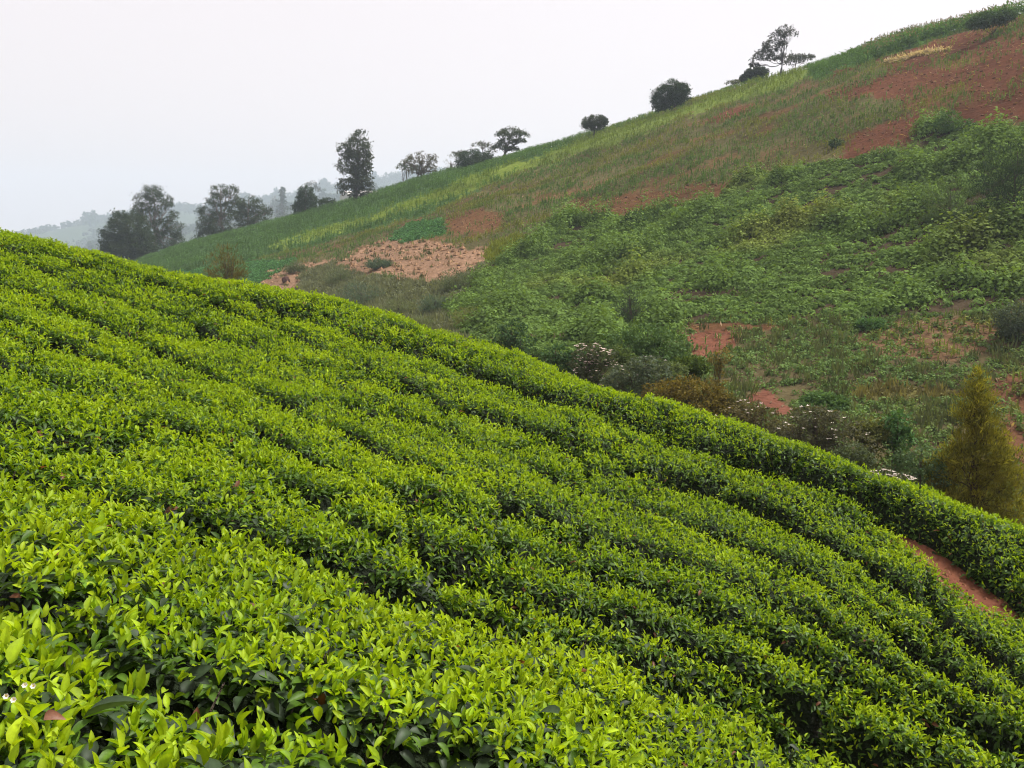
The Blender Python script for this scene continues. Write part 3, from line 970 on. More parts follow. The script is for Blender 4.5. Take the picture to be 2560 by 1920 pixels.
GV = "shrubs on the valley side"
shrub("wispy_shrub", "feathery brown-green shrub behind the tea skyline on the left", 490, 600, [(492, 552, 24, 22), (478, 575, 28, 24), (505, 580, 28, 22), (488, 595, 42, 16)], R=75,
      leaf=0.34, col=(0.075, 0.07, 0.025), col2=(0.125, 0.115, 0.04), dens=0.6, mode='wisp', trunk=0.05, group=GV, stems=3)
shrub("dark_shrub", "rounded dark glossy shrub right behind the middle of the tea skyline", 1105, 790, [(1105, 715, 34, 26), (1088, 738, 30, 28), (1126, 742, 28, 28), (1105, 765, 44, 26)], R=46,
      leaf=0.15, col=(0.03, 0.062, 0.026), col2=(0.06, 0.11, 0.05), dens=0.8, trunk=0.06, group=GV, stems=3)
shrub("wispy_shrub", "soft dark grey-green shrub standing above the rounded green mound", 1365, 700, [(1360, 645, 16, 22), (1345, 668, 24, 20), (1380, 672, 26, 20), (1362, 688, 40, 16)],
      leaf=0.26, col=(0.035, 0.055, 0.033), col2=(0.055, 0.08, 0.05), dens=0.9, mode='wisp', trunk=0.05, group=GV, stems=3)
shrub("rounded_shrub", "large rounded green mound of creeper-covered shrub left of the red bank", 1395, 790, [(1400, 725, 62, 28), (1360, 745, 56, 34), (1440, 750, 50, 34), (1395, 770, 90, 30)], R=47,
      leaf=0.16, col=(0.05, 0.095, 0.03), col2=(0.085, 0.14, 0.05), dens=0.85, trunk=0.06, group=GV, stems=3)
shrub("flowering_shrub", "grey-leaved shrub topped with heads of small cream flowers, behind the tea skyline", 1280, 835, [(1270, 760, 34, 20), (1300, 772, 34, 18), (1262, 790, 36, 22), (1300, 805, 50, 26), (1265, 815, 40, 22)], R=41,
      leaf=0.12, col=(0.045, 0.06, 0.032), col2=(0.085, 0.1, 0.055), dens=0.7, trunk=0.05, group=GV, stems=3, flowers=24, flcol=(0.62, 0.5, 0.42))
shrub("sapling", "dark leafy sapling between the glossy dark shrub and the cream-flowered shrub", 1205, 800, [(1200, 765, 22, 22), (1185, 780, 22, 20), (1218, 785, 20, 22)], R=44,
      leaf=0.16, col=(0.035, 0.075, 0.03), col2=(0.065, 0.12, 0.045), dens=0.7, trunk=0.04, group=GV, stems=3)
shrub("grey_shrub", "spreading silver-grey shrub between the cream flowers and the golden-brown mound", 1385, 840, [(1400, 790, 44, 18), (1360, 805, 44, 20), (1330, 822, 34, 18), (1410, 812, 44, 20)], R=38,
      leaf=0.11, col=(0.055, 0.08, 0.05), col2=(0.11, 0.135, 0.09), dens=0.8, trunk=0.05, group=GV, stems=3, flowers=3, flcol=(0.5, 0.45, 0.4))
shrub("dark_shrub", "small dark shrub with yellow-green tips above the golden-brown mound", 1485, 815, [(1490, 785, 36, 15), (1470, 795, 28, 14), (1512, 797, 22, 14)], R=42,
      leaf=0.14, col=(0.03, 0.055, 0.015), col2=(0.09, 0.13, 0.025), dens=0.8, trunk=0.05, group=GV, stems=2)
shrub("golden_shrub", "wide golden-brown mound-shaped shrub on the tea skyline", 1490, 905, [(1490, 840, 66, 24), (1440, 850, 54, 24), (1540, 858, 44, 26), (1490, 872, 96, 28)], R=36,
      leaf=0.11, col=(0.075, 0.06, 0.016), col2=(0.15, 0.12, 0.028), dens=0.8, trunk=0.06, group=GV, stems=3)
shrub("brown_shrub", "low brown shrub with a few white flower heads, right of the golden-brown mound", 1625, 935, [(1615, 885, 40, 20), (1650, 900, 36, 22), (1590, 905, 40, 24)], R=34,
      leaf=0.1, col=(0.07, 0.062, 0.03), col2=(0.12, 0.105, 0.05), dens=0.6, trunk=0.04, group=GV, stems=3, flowers=5, flcol=(0.6, 0.5, 0.45))
shrub("flowering_shrub", "straggling grey-brown shrub with white flower sprays, middle of the valley floor", 1770, 1000, [(1760, 895, 50, 18), (1710, 925, 46, 26), (1800, 920, 54, 26), (1750, 950, 70, 30), (1830, 955, 50, 30)], R=33,
      leaf=0.1, col=(0.055, 0.06, 0.035), col2=(0.11, 0.11, 0.065), dens=0.55, trunk=0.04, group=GV, stems=4, flowers=6, flcol=(0.65, 0.58, 0.5))
shrub("flowering_shrub", "low shrub covered in white blossom touching the tea skyline beside the conifer", 1930, 1075, [(1910, 1030, 28, 14), (1945, 1040, 30, 14)], R=27,
      leaf=0.09, col=(0.05, 0.07, 0.035), col2=(0.1, 0.12, 0.06), dens=0.6, trunk=0.03, group=GV, stems=3, flowers=26, flcol=(0.55, 0.48, 0.41))
shrub("leafy_shrub", "leafy green shrub filling the space left of the golden conifer", 1985, 1060, [(1990, 990, 44, 26), (1960, 1010, 36, 26), (2010, 1030, 40, 30)], R=29,
      leaf=0.1, col=(0.045, 0.08, 0.035), col2=(0.085, 0.13, 0.06), dens=0.7, trunk=0.03, group=GV, stems=3)
shrub("leafy_shrub", "bright upright green bush in the valley left of the conifer top", 1935, 965, [(1940, 910, 24, 22), (1925, 935, 22, 24), (1950, 945, 20, 18)], R=34,
      leaf=0.14, col=(0.04, 0.095, 0.03), col2=(0.075, 0.15, 0.05), dens=0.8, trunk=0.03, group=GV, stems=2)
shrub("golden_conifer", "tall feathery golden-olive conifer at the right edge behind the tea rows", 2110, 1150,
      [(2112, 818, 12, 20), (2114, 846, 22, 22), (2100, 868, 24, 20), (2124, 882, 26, 22), (2094, 905, 28, 22), (2130, 918, 28, 24), (2108, 940, 30, 24), (2150, 958, 26, 24), (2076, 962, 26, 22), (2172, 990, 26, 26), (2052, 990, 26, 24), (2112, 985, 40, 30), (2036, 1022, 26, 26), (2090, 1030, 44, 30), (2150, 1030, 42, 32), (2184, 1050, 26, 34), (2030, 1062, 26, 28), (2070, 1078, 44, 30), (2128, 1088, 46, 34), (2180, 1105, 34, 34), (2110, 1125, 60, 26)], R=29,
      leaf=0.15, col=(0.09, 0.098, 0.014), col2=(0.30, 0.295, 0.036), dens=1.15, clump=0.40, pack=2.4, mode='wisp', trunk=0.045, bark=(0.06, 0.04, 0.025), cat='tree', fill=0.4)
shrub("grey_shrub", "grey-green leafy bush cut off by the right edge above the thin red plot", 2195, 735, [(2200, 680, 34, 26), (2180, 700, 30, 26), (2215, 715, 40, 28)],
      leaf=0.16, col=(0.05, 0.07, 0.045), col2=(0.085, 0.11, 0.07), dens=0.8, trunk=0.05, group=GV, stems=3)
shrub("dark_tree", "dark blue-green soft-edged tree cut off by the right edge in the scrub", 2190, 470, [(2195, 350, 46, 34), (2160, 385, 44, 34), (2205, 400, 50, 44), (2150, 420, 40, 30), (2190, 440, 60, 34)],
      leaf=0.26, col=(0.024, 0.045, 0.024), col2=(0.045, 0.075, 0.036), dens=0.9, mode='wisp', trunk=0.12, cat='tree', fill=0.4)
shrub("wispy_shrub", "soft mid-green shrub in the scrub left of the dark edge tree", 2050, 480, [(2050, 420, 40, 30), (2025, 440, 34, 28), (2085, 440, 38, 28)],
      leaf=0.26, col=(0.045, 0.075, 0.03), col2=(0.075, 0.11, 0.045), dens=0.7, mode='wisp', trunk=0.06, group=GV, stems=2)
shrub("leafy_shrub", "bright leafy shrub standing on the scrub edge below the red field", 2055, 290, [(2050, 256, 22, 14), (2040, 270, 18, 12), (2075, 275, 26, 12)],
      leaf=0.26, col=(0.05, 0.1, 0.03), col2=(0.08, 0.14, 0.045), dens=0.8, trunk=0.05, group=GV, stems=2)
shrub("leafy_shrub", "rounded green clump on the upper edge of the scrub, middle of the picture", 1372, 490, [(1372, 470, 24, 14), (1355, 480, 20, 12), (1395, 482, 18, 10)],
      leaf=0.28, col=(0.045, 0.08, 0.03), col2=(0.07, 0.115, 0.045), dens=0.8, trunk=0.05, group=GV, stems=2)
shrub("round_bush", "tiny dark round bush alone in the thin crop field, left of the scrub top", 1808, 316, [(1808, 309, 13, 7)], leaf=0.22, col=(0.04, 0.065, 0.03), dens=1.0, trunk=0.04, group=GV)
shrub("leafy_shrub", "small bright green bush at the upper edge of the thin red terrace", 1880, 712, [(1880, 698, 26, 11), (1865, 704, 16, 8), (1900, 704, 14, 8)],
      leaf=0.16, col=(0.05, 0.11, 0.035), col2=(0.075, 0.15, 0.05), dens=0.8, trunk=0.03, group=GV, stems=2)
shrub("yellow_shrub", "spindly yellow-leaved shrub in front of the small red bank", 1550, 800, [(1560, 770, 18, 18), (1545, 785, 16, 14)], R=43,
      leaf=0.13, col=(0.14, 0.12, 0.035), col2=(0.2, 0.16, 0.05), dens=0.5, trunk=0.03, group=GV, stems=2)
for i, (u, v, w, h, lab) in enumerate([
        (1150, 775, 34, 26, "dark olive shrub immediately right of the glossy dark shrub on the tea skyline"),
        (1245, 775, 30, 22, "dark green shrub just left of the cream-flowered shrub"),
        (1335, 770, 30, 24, "olive-green shrub wedged between the cream flowers and the rounded mound"),
        (1450, 800, 30, 18, "pale olive shrub between the grey shrub and the small dark shrub"),
        (1570, 870, 34, 22, "dull brown-green shrub at the right shoulder of the golden-brown mound"),
        (1690, 935, 36, 24, "brownish shrub between the low brown shrub and the straggling flowered one"),
        (1840, 985, 40, 26, "dark grey-green shrub right of the straggling flowered one, on the tea skyline"),
        (1880, 925, 36, 20, "olive shrub below the dry yellow grass bank"),
        (1780, 865, 44, 16, "low green shrub on the terrace edge above the straggling flowered one")]):
    g = [(0.035, 0.062, 0.022), (0.032, 0.062, 0.026), (0.055, 0.08, 0.026), (0.075, 0.1, 0.045), (0.07, 0.072, 0.028), (0.075, 0.07, 0.036), (0.05, 0.066, 0.034), (0.075, 0.085, 0.03), (0.05, 0.09, 0.032)][i]
    Rs = [45, 43, 44, 40, 36, 33.5, 31.5, 34, 39][i]
    shrub("valley_shrub", lab, u, v + h * 0.9, [(u, v - h * 0.25, w * 0.75, h * 0.75), (u - w * 0.55, v + h * 0.1, w * 0.6, h * 0.7), (u + w * 0.55, v + h * 0.1, w * 0.6, h * 0.65), (u, v + h * 0.55, w, h * 0.6)], R=Rs,
          leaf=0.115 * Rs / 38, col=g, col2=np.array(g) * 1.9, dens=0.85, trunk=0.04, group=GV, stems=3)
for i, (u, v, w, h, lab) in enumerate([
        (735, 600, 34, 22, "grey-green brush shrub at the lower left corner of the bare bank"),
        (780, 640, 50, 34, "largest bluish-grey brush shrub below the bare bank"),
        (690, 655, 34, 22, "pale brush shrub on the tea skyline left of the bluish-grey one"),
        (860, 670, 46, 28, "olive brush shrub on the tea skyline below the bare bank"),
        (985, 610, 42, 30, "grey-brown brush shrub at the right end of the bare bank"),
        (940, 660, 40, 26, "grey-green brush shrub below the grey-brown one"),
        (1020, 690, 44, 30, "soft blue-green brush shrub left of the glossy dark shrub"),
        (905, 705, 40, 24, "dull green brush shrub just above the tea skyline"),
        (640, 580, 26, 14, "small dark tuft shrub on the left lip of the bare bank"),
        (820, 572, 30, 12, "low dark shrub on the upper lip of the bare bank")]):
    g = [(0.08, 0.1, 0.055), (0.07, 0.1, 0.07), (0.12, 0.13, 0.05), (0.1, 0.12, 0.06)][i % 4]
    shrub("brush_shrub", lab, u, v + h * 0.6, [(u, v - h * 0.3, w * 0.7, h * 0.7), (u - w * 0.5, v, w * 0.6, h * 0.7), (u + w * 0.5, v, w * 0.6, h * 0.65), (u, v + h * 0.3, w * 0.9, h * 0.5)],
          leaf=0.32, col=g, col2=np.array(g) * 1.5, dens=0.8, mode='wisp', trunk=0.04, group="brush below the bare bank", stems=3, fill=0.35)

# ------------------------------------------------------------------ crops, scrub and weeds (nobody could count these)
def field_points(n, lo, hi, tl=-0.62, thh=0.66):
    R = np.sqrt(rng.uniform(lo * lo, hi * hi, n))
    th = rng.uniform(tl, thh, n)
    z = ground_z(th, R) + CAMZ
    x, y = R * np.sin(th), R * np.cos(th)
    return x, y, z, th, R


def crest_ok(th, R, k=1.06):
    return R < np.interp(th, _TFR, _FRS) * k


def stuff(o, label=None, cat=None):
    o["kind"] = "stuff"
    if label: o["label"] = label
    if cat: o["category"] = cat
    return o


ID = {n: [i + 1 for i, c in enumerate(COVER) if c[0] == n] for n in set(NAMES[1:])}


def isz(idx, *names):
    return np.isin(idx, sum([ID[n] for n in names], []))


# maize: stalk plus arching blades
def maize(mb, x, y, z, h, col, blades=6, tassel=None):
    n = len(x)
    if n == 0: return
    p = np.stack([x, y, z], -1)
    for b in range(blades):
        f = (b + 0.6) / blades
        a = rng.uniform(0, 2 * math.pi, n)
        out = np.stack([np.cos(a), np.sin(a), rng.uniform(0.5, 1.3, n)], -1)
        pos = p + np.array([0, 0, 1.0]) * (h * f * 0.75)[:, None]
        L = h * rng.uniform(0.4, 0.62, n)
        leaf_mesh(mb, pos, out, np.array([[0, 0, 1.0]]) * np.ones((n, 1)) + 0.2 * rand_dir(n), L, L * 0.24, col * rng.uniform(0.75, 1.25, (n, 1)), 1, rng.uniform(0.3, 0.7, n), 0.2)
    st = np.stack([p, p + np.stack([np.full(n, 0.05), np.zeros(n), h * 0.5], -1), p + np.stack([np.zeros(n), np.zeros(n), h], -1), p + np.stack([np.full(n, -0.05), np.zeros(n), h * 0.5], -1)], 1)
    mb.add(st.reshape(-1, 3), np.repeat(col * 0.9, 4, 0), quads=np.arange(n * 4).reshape(n, 4))
    if tassel is not None:
        m = tassel
        k = m.sum()
        for _ in range(3):
            card_mesh(mb, (p + np.stack([np.zeros(n), np.zeros(n), h * 0.92], -1))[m], norm(rand_dir(k) * 0.5 + [0, 0, 1.0]), rand_dir(k), np.full(k, 0.42), np.full(k, 0.10), np.array((0.24, 0.19, 0.13)) * rng.uniform(0.7, 1.2, (k, 1)))


x, y, z, th, R = field_points(150000, 60, 300)
ci = cover_index(x, y, z)
ok = crest_ok(th, R, 1.08)
beyond = R > np.interp(th, _TFR, _FRS)
dn = np.zeros(len(x))
dn[isz(ci, 'maize')] = 0.62
dn[isz(ci, 'tall')] = 1.0
dn[isz(ci, 'lush')] = 0.6
dn[isz(ci, 'strip')] = (0.7 * smooth(-0.45, 0.15, fbm(x / 5, y / 9, 88)))[isz(ci, 'strip')]
dn[beyond & ok] = 0.55
row = 0.72 + 0.28 * np.sin((x * 0.35 + y) * 2 * math.pi / 1.1)
keep = ok & (rng.random(len(x)) < dn * row)
x, y, z, th, R, ci = x[keep], y[keep], z[keep], th[keep], R[keep], ci[keep]
h = np.where(isz(ci, 'maize'), rng.uniform(0.9, 1.7, len(x)), rng.uniform(0.6, 1.2, len(x)))
tw = smooth(0.27, 0.42, th) * (isz(ci, 'tall') | (th > 0.40))
h = h * (1 - tw) + rng.uniform(1.5, 2.5, len(x)) * tw
tall_all = (th > 0.36)
c = np.where(isz(ci, 'strip')[:, None], np.array((0.17, 0.25, 0.045)), np.where(isz(ci, 'lush')[:, None], np.array((0.17, 0.235, 0.045)), np.array((0.09, 0.175, 0.055))))
c = c * (0.85 + 0.3 * fbm(x / 6, y / 6, 77))[:, None] * rng.uniform(0.8, 1.2, (len(x), 1))
mb = MB()
maize(mb, x, y, z, h, c, 6, tall_all & (rng.random(len(x)) < 0.6))
stuff(mb.build("maize_crop", M_FOL), "standing maize crop along the crest of the far hill", "crop")
print("maize", len(x))

# thin young crop over the mixed soil field, planted in rows along the contour
x, y, z, th, R = field_points(190000, 50, 240)
R = np.round((R + 1.5 * fbm(th * 9, R / 40, 17)) / 1.3) * 1.3 - 1.5 * fbm(th * 9, R / 40, 17) + rng.normal(size=len(R)) * 0.13
x, y = R * np.sin(th), R * np.cos(th)
z = ground_z(th, R) + CAMZ
ci = cover_index(x, y, z)
ok = crest_ok(th, R, 1.0)
pt = fbm(x / 6, y / 5, 51)
bare = smooth(0.15, 0.5, fbm(x / 7, y / 4, 31))
dn = np.zeros(len(x))
m = isz(ci, 'field')
dn[m] = (0.98 * smooth(-0.6, 0.2, pt + 0.15) * (1 - 0.8 * bare))[m]
m = isz(ci, 'crop')
dn[m] = 0.8
m = isz(ci, 'thin')
dn[m] = 0.5
m = isz(ci, 'soil')
dn[m] = (0.03 + 0.5 * smooth(0.05, 0.45, pt))[m]
m = isz(ci, 'bank')
dn[m] = 0.006
keep = ok & (rng.random(len(x)) < dn)
x, y, z, th, R, ci = x[keep], y[keep], z[keep], th[keep], R[keep], ci[keep]
h = rng.uniform(0.35, 0.85, len(x))
yel = smooth(-0.1, 0.5, fbm(x / 9, y / 9, 71))[:, None]
c = np.array((0.11, 0.195, 0.055)) * (1 - yel) + np.array((0.20, 0.22, 0.05)) * yel
c = c * rng.uniform(0.7, 1.3, (len(x), 1))
mb = MB()
maize(mb, x, y, z, h, c, 4)
stuff(mb.build("young_crop", M_FOL), "thin young crop scattered over the mixed soil field", "crop")
print("young", len(x))

# stones, clods and pale stalks lying on the bare soil
x, y, z, th, R = field_points(60000, 30, 200)
ci = cover_index(x, y, z)
dn = np.where(isz(ci, 'soil'), 0.5, np.where(isz(ci, 'bank'), 0.3, np.where(isz(ci, 'thin'), 0.1, 0)))
keep = crest_ok(th, R, 1.0) & (rng.random(len(x)) < dn)
x, y, z, ci = x[keep], y[keep], z[keep], ci[keep]
n = len(x)
bk = isz(ci, 'bank')
s = np.where(bk, 0.1 + 0.45 * rng.random(n) ** 2, 0.05 + 0.22 * rng.random(n) ** 3)
c = np.where(bk[:, None], np.array((0.23, 0.14, 0.08)), np.array((0.12, 0.065, 0.04))) * rng.uniform(0.6, 1.35, (n, 1))
octv = np.array([(1, 0, 0), (0, 1, 0), (-1, 0, 0), (0, -1, 0), (0, 0, 0.8), (0, 0, -0.5)])
octf = np.array([(0, 1, 4), (1, 2, 4), (2, 3, 4), (3, 0, 4), (1, 0, 5), (2, 1, 5), (3, 2, 5), (0, 3, 5)])
V = np.stack([x, y, z], -1)[:, None] + octv[None] * s[:, None, None] * rng.uniform(0.6, 1.4, (n, 6, 3))
mb = MB()
mb.add(V.reshape(-1, 3), np.repeat(c, 6, 0), tris=(octf[None] + (np.arange(n) * 6)[:, None, None]).reshape(-1, 3))
stuff(mb.build("soil_clods", M_SOIL), "loose clods and stones on the bare soil", "soil")

# scrub: low mounds of broad leaves
def mounds(mb, x, y, z, r, hgt, per, leaf, col, flat=0.5):
    n = len(x)
    if n == 0: return
    d = rand_dir(n * per)
    d[:, 2] = np.abs(d[:, 2])
    rr = np.repeat(r, per)
    hh = np.repeat(hgt, per)
    p = np.repeat(np.stack([x, y, z], -1), per, 0) + d * np.stack([rr, rr, hh], -1) * rng.uniform(0.55, 1.05, n * per)[:, None]
    nr = norm(d * 1.3 + rand_dir(n * per) * flat + [0, 0, 0.3])
    ax = norm(np.cross(nr, rand_dir(n * per)) - [0, 0, 0.2])
    L = np.repeat(leaf, per) * rng.uniform(0.6, 1.35, n * per)
    c = np.repeat(col, per, 0) * rng.uniform(0.84, 1.16, (n * per, 1))
    card_mesh(mb, p, ax, nr, L, L * 0.75, c)


x, y, z, th, R = field_points(36000, 36, 125, -0.1, 0.66)
ci = cover_index(x, y, z)
gap = 0.6 * fbm(x / 2.6, y / 1.4, 61) + 0.5 * fbm(x / 8, y / 4, 62)
keep = isz(ci, 'scrub') & (rng.random(len(x)) < np.where(gap < -0.22, 0.10, 0.9))
x, y, z, R, gap = x[keep], y[keep], z[keep], R[keep], gap[keep]
n = len(x)
big = smooth(0.0, 0.5, fbm(x / 5, y / 5, 63))
r = (0.3 + 0.75 * rng.random(n) ** 2.2) * (0.8 + 0.7 * big)
hg = r * rng.uniform(0.7, 1.25, n) * (0.65 + 1.7 * big)
yel = smooth(0.0, 0.6, fbm(x / 11, y / 11, 66))[:, None]
c = np.array((0.125, 0.205, 0.046)) * (1 - yel) + np.array((0.19, 0.235, 0.046)) * yel
c = c * (0.9 + 0.25 * fbm(x / 2, y / 2, 69))[:, None] * rng.uniform(0.72, 1.3, (n, 1))
mb = MB()
mounds(mb, x, y, z, r, hg, 44, 0.2 + 0.1 * r, c, 0.4)
stuff(mb.build("scrub", M_FOL), "broad-leaved creeping scrub covering the lower half of the far slope", "scrub")
print("scrub", n)

# weeds and grass of the valley bottom, lush patches, bank edges
x, y, z, th, R = field_points(170000, 24, 210, -0.55, 0.66)
ci = cover_index(x, y, z)
pt = fbm(x / 4, y / 4, 81)
dn = np.zeros(len(x))
dn[isz(ci, 'weeds')] = (0.35 + 0.6 * smooth(-0.5, 0.2, pt))[isz(ci, 'weeds')]
dn[isz(ci, 'thin')] = 0.3
dn[isz(ci, 'leafy')] = 0.95
dn[isz(ci, 'brush')] = 0.5
dn[isz(ci, 'dry')] = 0.8
keep = (rng.random(len(x)) < dn)
x, y, z, R, ci = x[keep], y[keep], z[keep], R[keep], ci[keep]
n = len(x)
c = np.where(isz(ci, 'dry')[:, None], np.array((0.14, 0.13, 0.05)), np.where(isz(ci, 'brush')[:, None], np.array((0.15, 0.165, 0.09)), np.where(isz(ci, 'leafy')[:, None], np.array((0.075, 0.18, 0.06)), np.array((0.115, 0.185, 0.055)))))
yel = smooth(0.1, 0.6, fbm(x / 7, y / 7, 83))[:, None]
c = c * (1 - 0.5 * yel) + np.array((0.12, 0.12, 0.04)) * 0.5 * yel
c = c * rng.uniform(0.7, 1.3, (n, 1))
lf = np.interp(R, [25, 60, 110], [0.10, 0.17, 0.26])
mb = MB()
mounds(mb, x, y, z, rng.uniform(0.2, 0.5, n), rng.uniform(0.15, 0.5, n), 26, lf, c, 0.9)
stuff(mb.build("weeds", M_FOL), "weeds and low herbs over the valley bottom", "weeds")
print("weeds", n)

# tall grass tufts
x, y, z, th, R = field_points(100000, 24, 180, -0.55, 0.66)
ci = cover_index(x, y, z)
dn = np.zeros(len(x))
dn[isz(ci, 'grass')] = 1
dn[isz(ci, 'brush')] = 0.5
dn[isz(ci, 'weeds')] = 0.18
dn[isz(ci, 'dry')] = 0.8
dn[isz(ci, 'bank')] = 0.02
keep = (rng.random(len(x)) < dn)
x, y, z, R, ci = x[keep], y[keep], z[keep], R[keep], ci[keep]
n, per = len(x), 12
p = np.repeat(np.stack([x, y, z], -1), per, 0) + rng.normal(size=(n * per, 3)) * [0.2, 0.2, 0.02]
c = np.where(isz(ci, 'grass')[:, None], np.array((0.17, 0.2, 0.03)), np.where(isz(ci, 'dry')[:, None], np.array((0.16, 0.145, 0.055)), np.where(isz(ci, 'brush')[:, None], np.array((0.16, 0.175, 0.105)), np.array((0.095, 0.115, 0.05))))) * rng.uniform(0.7, 1.3, (n, 1))
L = np.repeat(rng.uniform(0.4, 0.9, n), per) * rng.uniform(0.6, 1.2, n * per)
mb = MB()
card_mesh(mb, p, norm(rand_dir(n * per) * 0.45 + [0, 0, 1.0]), rand_dir(n * per), L, 0.05 + L * 0.07, np.repeat(c, per, 0))
stuff(mb.build("grass", M_FOL), "tall grass tufts on the valley side", "grass")

# ------------------------------------------------------------------ things on the hillside
# straw heap
th_, R_ = hit(1978, 120)
S = np.array([R_ * math.sin(th_), R_ * math.cos(th_), 0])
S[2] = float(gz(S[0], S[1]))
root = empty("straw_heap", S, "long thin heap of pale straw lying on the red soil below the maize", "straw heap")
mb = MB()
n = 2600
a = rng.uniform(0, 1, n)
thp, _ = ray(1925 + a * 110, 500)
thp = (np.interp(a, [0, 1], [1922, 2038]) - 1106) * PSC
u_ = np.interp(a, [0, 1], [1922, 2040])
v_ = np.interp(a, [0, 1], [131, 108])
ends = [hit(1922, 131), hit(2040, 109)]
e0 = np.array([ends[0][1] * math.sin(ends[0][0]), ends[0][1] * math.cos(ends[0][0])])
e1 = np.array([ends[1][1] * math.sin(ends[1][0]), ends[1][1] * math.cos(ends[1][0])])
xy = e0[None] * (1 - a[:, None]) + e1[None] * a[:, None] + rng.normal(size=(n, 2)) * 0.55
zz = gz(xy[:, 0], xy[:, 1]) + rng.random(n) * 0.22 * np.sin(math.pi * np.clip(a, 0.02, 0.98))
card_mesh(mb, np.stack([xy[:, 0], xy[:, 1], zz], -1), norm(rand_dir(n) * [1, 1, 0.3]), norm(rand_dir(n) * 0.5 + [0, 0, 1]), rng.uniform(0.5, 1.1, n), rng.uniform(0.12, 0.22, n), np.array((0.46, 0.37, 0.28)) * rng.uniform(0.7, 1.2, (n, 1)))
mb.build("straw", M_FOL, root, False, S)

# boulder on the bare bank
th_, R_ = hit(618, 612)
Bp = np.array([R_ * math.sin(th_), R_ * math.cos(th_), 0])
Bp[2] = float(gz(Bp[0], Bp[1]))
import bmesh
bm = bmesh.new()
bmesh.ops.create_icosphere(bm, subdivisions=3, radius=1)
for v in bm.verts:
    q = v.co
    k = 1 + 0.16 * float(noise(q.x * 1.7 + 3, q.y * 1.7 + q.z, 5)) + 0.08 * float(noise(q.x * 4, q.y * 4 + q.z * 3, 6))
    v.co = Vector((q.x * 0.62 * k, q.y * 0.55 * k, q.z * 0.72 * k + 0.35))
vs = np.array([v.co[:] for v in bm.verts])
fs = np.array([[l.index for l in f.verts] for f in bm.faces])
bm.free()
mb = MB()
mb.add(vs + Bp, np.array((0.085, 0.05, 0.04)), tris=fs)
tag(mb.build("boulder", M_SOIL, None, True, Bp), "dark brown boulder on the lower left end of the bare bank", "boulder")

# long pale greenhouse behind the crest
Rg = 330.0
tg0, eg0 = ray(800 * PSC, 419 * PSC)
tg1, eg1 = ray(890 * PSC, 404 * PSC)
g0 = np.array([Rg * math.sin(tg0), Rg * math.cos(tg0)])
g1 = np.array([(Rg + 10) * math.sin(tg1), (Rg + 10) * math.cos(tg1)])
zt = CAMZ + Rg * float(ray(830 * PSC, 411 * PSC)[1])
zg = float(gz(*g0))
dgl = norm((g1 - g0)[None])[0]
Lg = np.linalg.norm(g1 - g0) + 12
pg = np.array([-dgl[1], dgl[0]])
G0 = np.array([g0[0] - dgl[0] * 5, g0[1] - dgl[1] * 5, 0])
groot = empty("greenhouse", (G0[0], G0[1], zg), "long low pale-roofed greenhouse just beyond the crest, right of the tall narrow tree", "greenhouse")
roof, wall = MB(), MB()
for b in range(2):
    w = 6.5
    o = pg * w * b
    prof = [(0, zt - 2.0), (1.2, zt - 0.9), (w / 2, zt), (w - 1.2, zt - 0.9), (w, zt - 2.0)]
    rows_ = np.linspace(0, Lg, 16)
    V = np.array([[G0[0] + dgl[0] * l + o[0] + pg[0] * a_, G0[1] + dgl[1] * l + o[1] + pg[1] * a_, z_] for l in rows_ for a_, z_ in prof])
    ix = np.arange(len(V)).reshape(16, 5)
    Q = np.stack([ix[:-1, :-1], ix[1:, :-1], ix[1:, 1:], ix[:-1, 1:]], -1).reshape(-1, 4)
    roof.add(V, np.array((0.62, 0.6, 0.58)), quads=Q)
    for s_ in (0, w):
        a0 = G0[:2] + o + pg * s_
        a1 = a0 + dgl * Lg
        wall.add([[*a0, zg - 4], [*a1, zg - 4], [*a1, zt - 2.0], [*a0, zt - 2.0]], np.array((0.5, 0.5, 0.48)), quads=[(0, 1, 2, 3)])
    for l in (0, Lg):
        e_ = G0[:2] + o + dgl * l
        P_ = [[*(e_ + pg * a_), z_] for a_, z_ in prof]
        wall.add(P_ + [[*(e_ + pg * w), zg - 4], [*e_, zg - 4]], np.array((0.5, 0.5, 0.48)), quads=[(0, 4, 5, 6), (0, 1, 3, 4)], tris=[(1, 2, 3)])
roof.build("roof", M_PALE, groot, False, (G0[0], G0[1], zg))
wall.build("wall", M_PALE, groot, False, (G0[0], G0[1], zg))

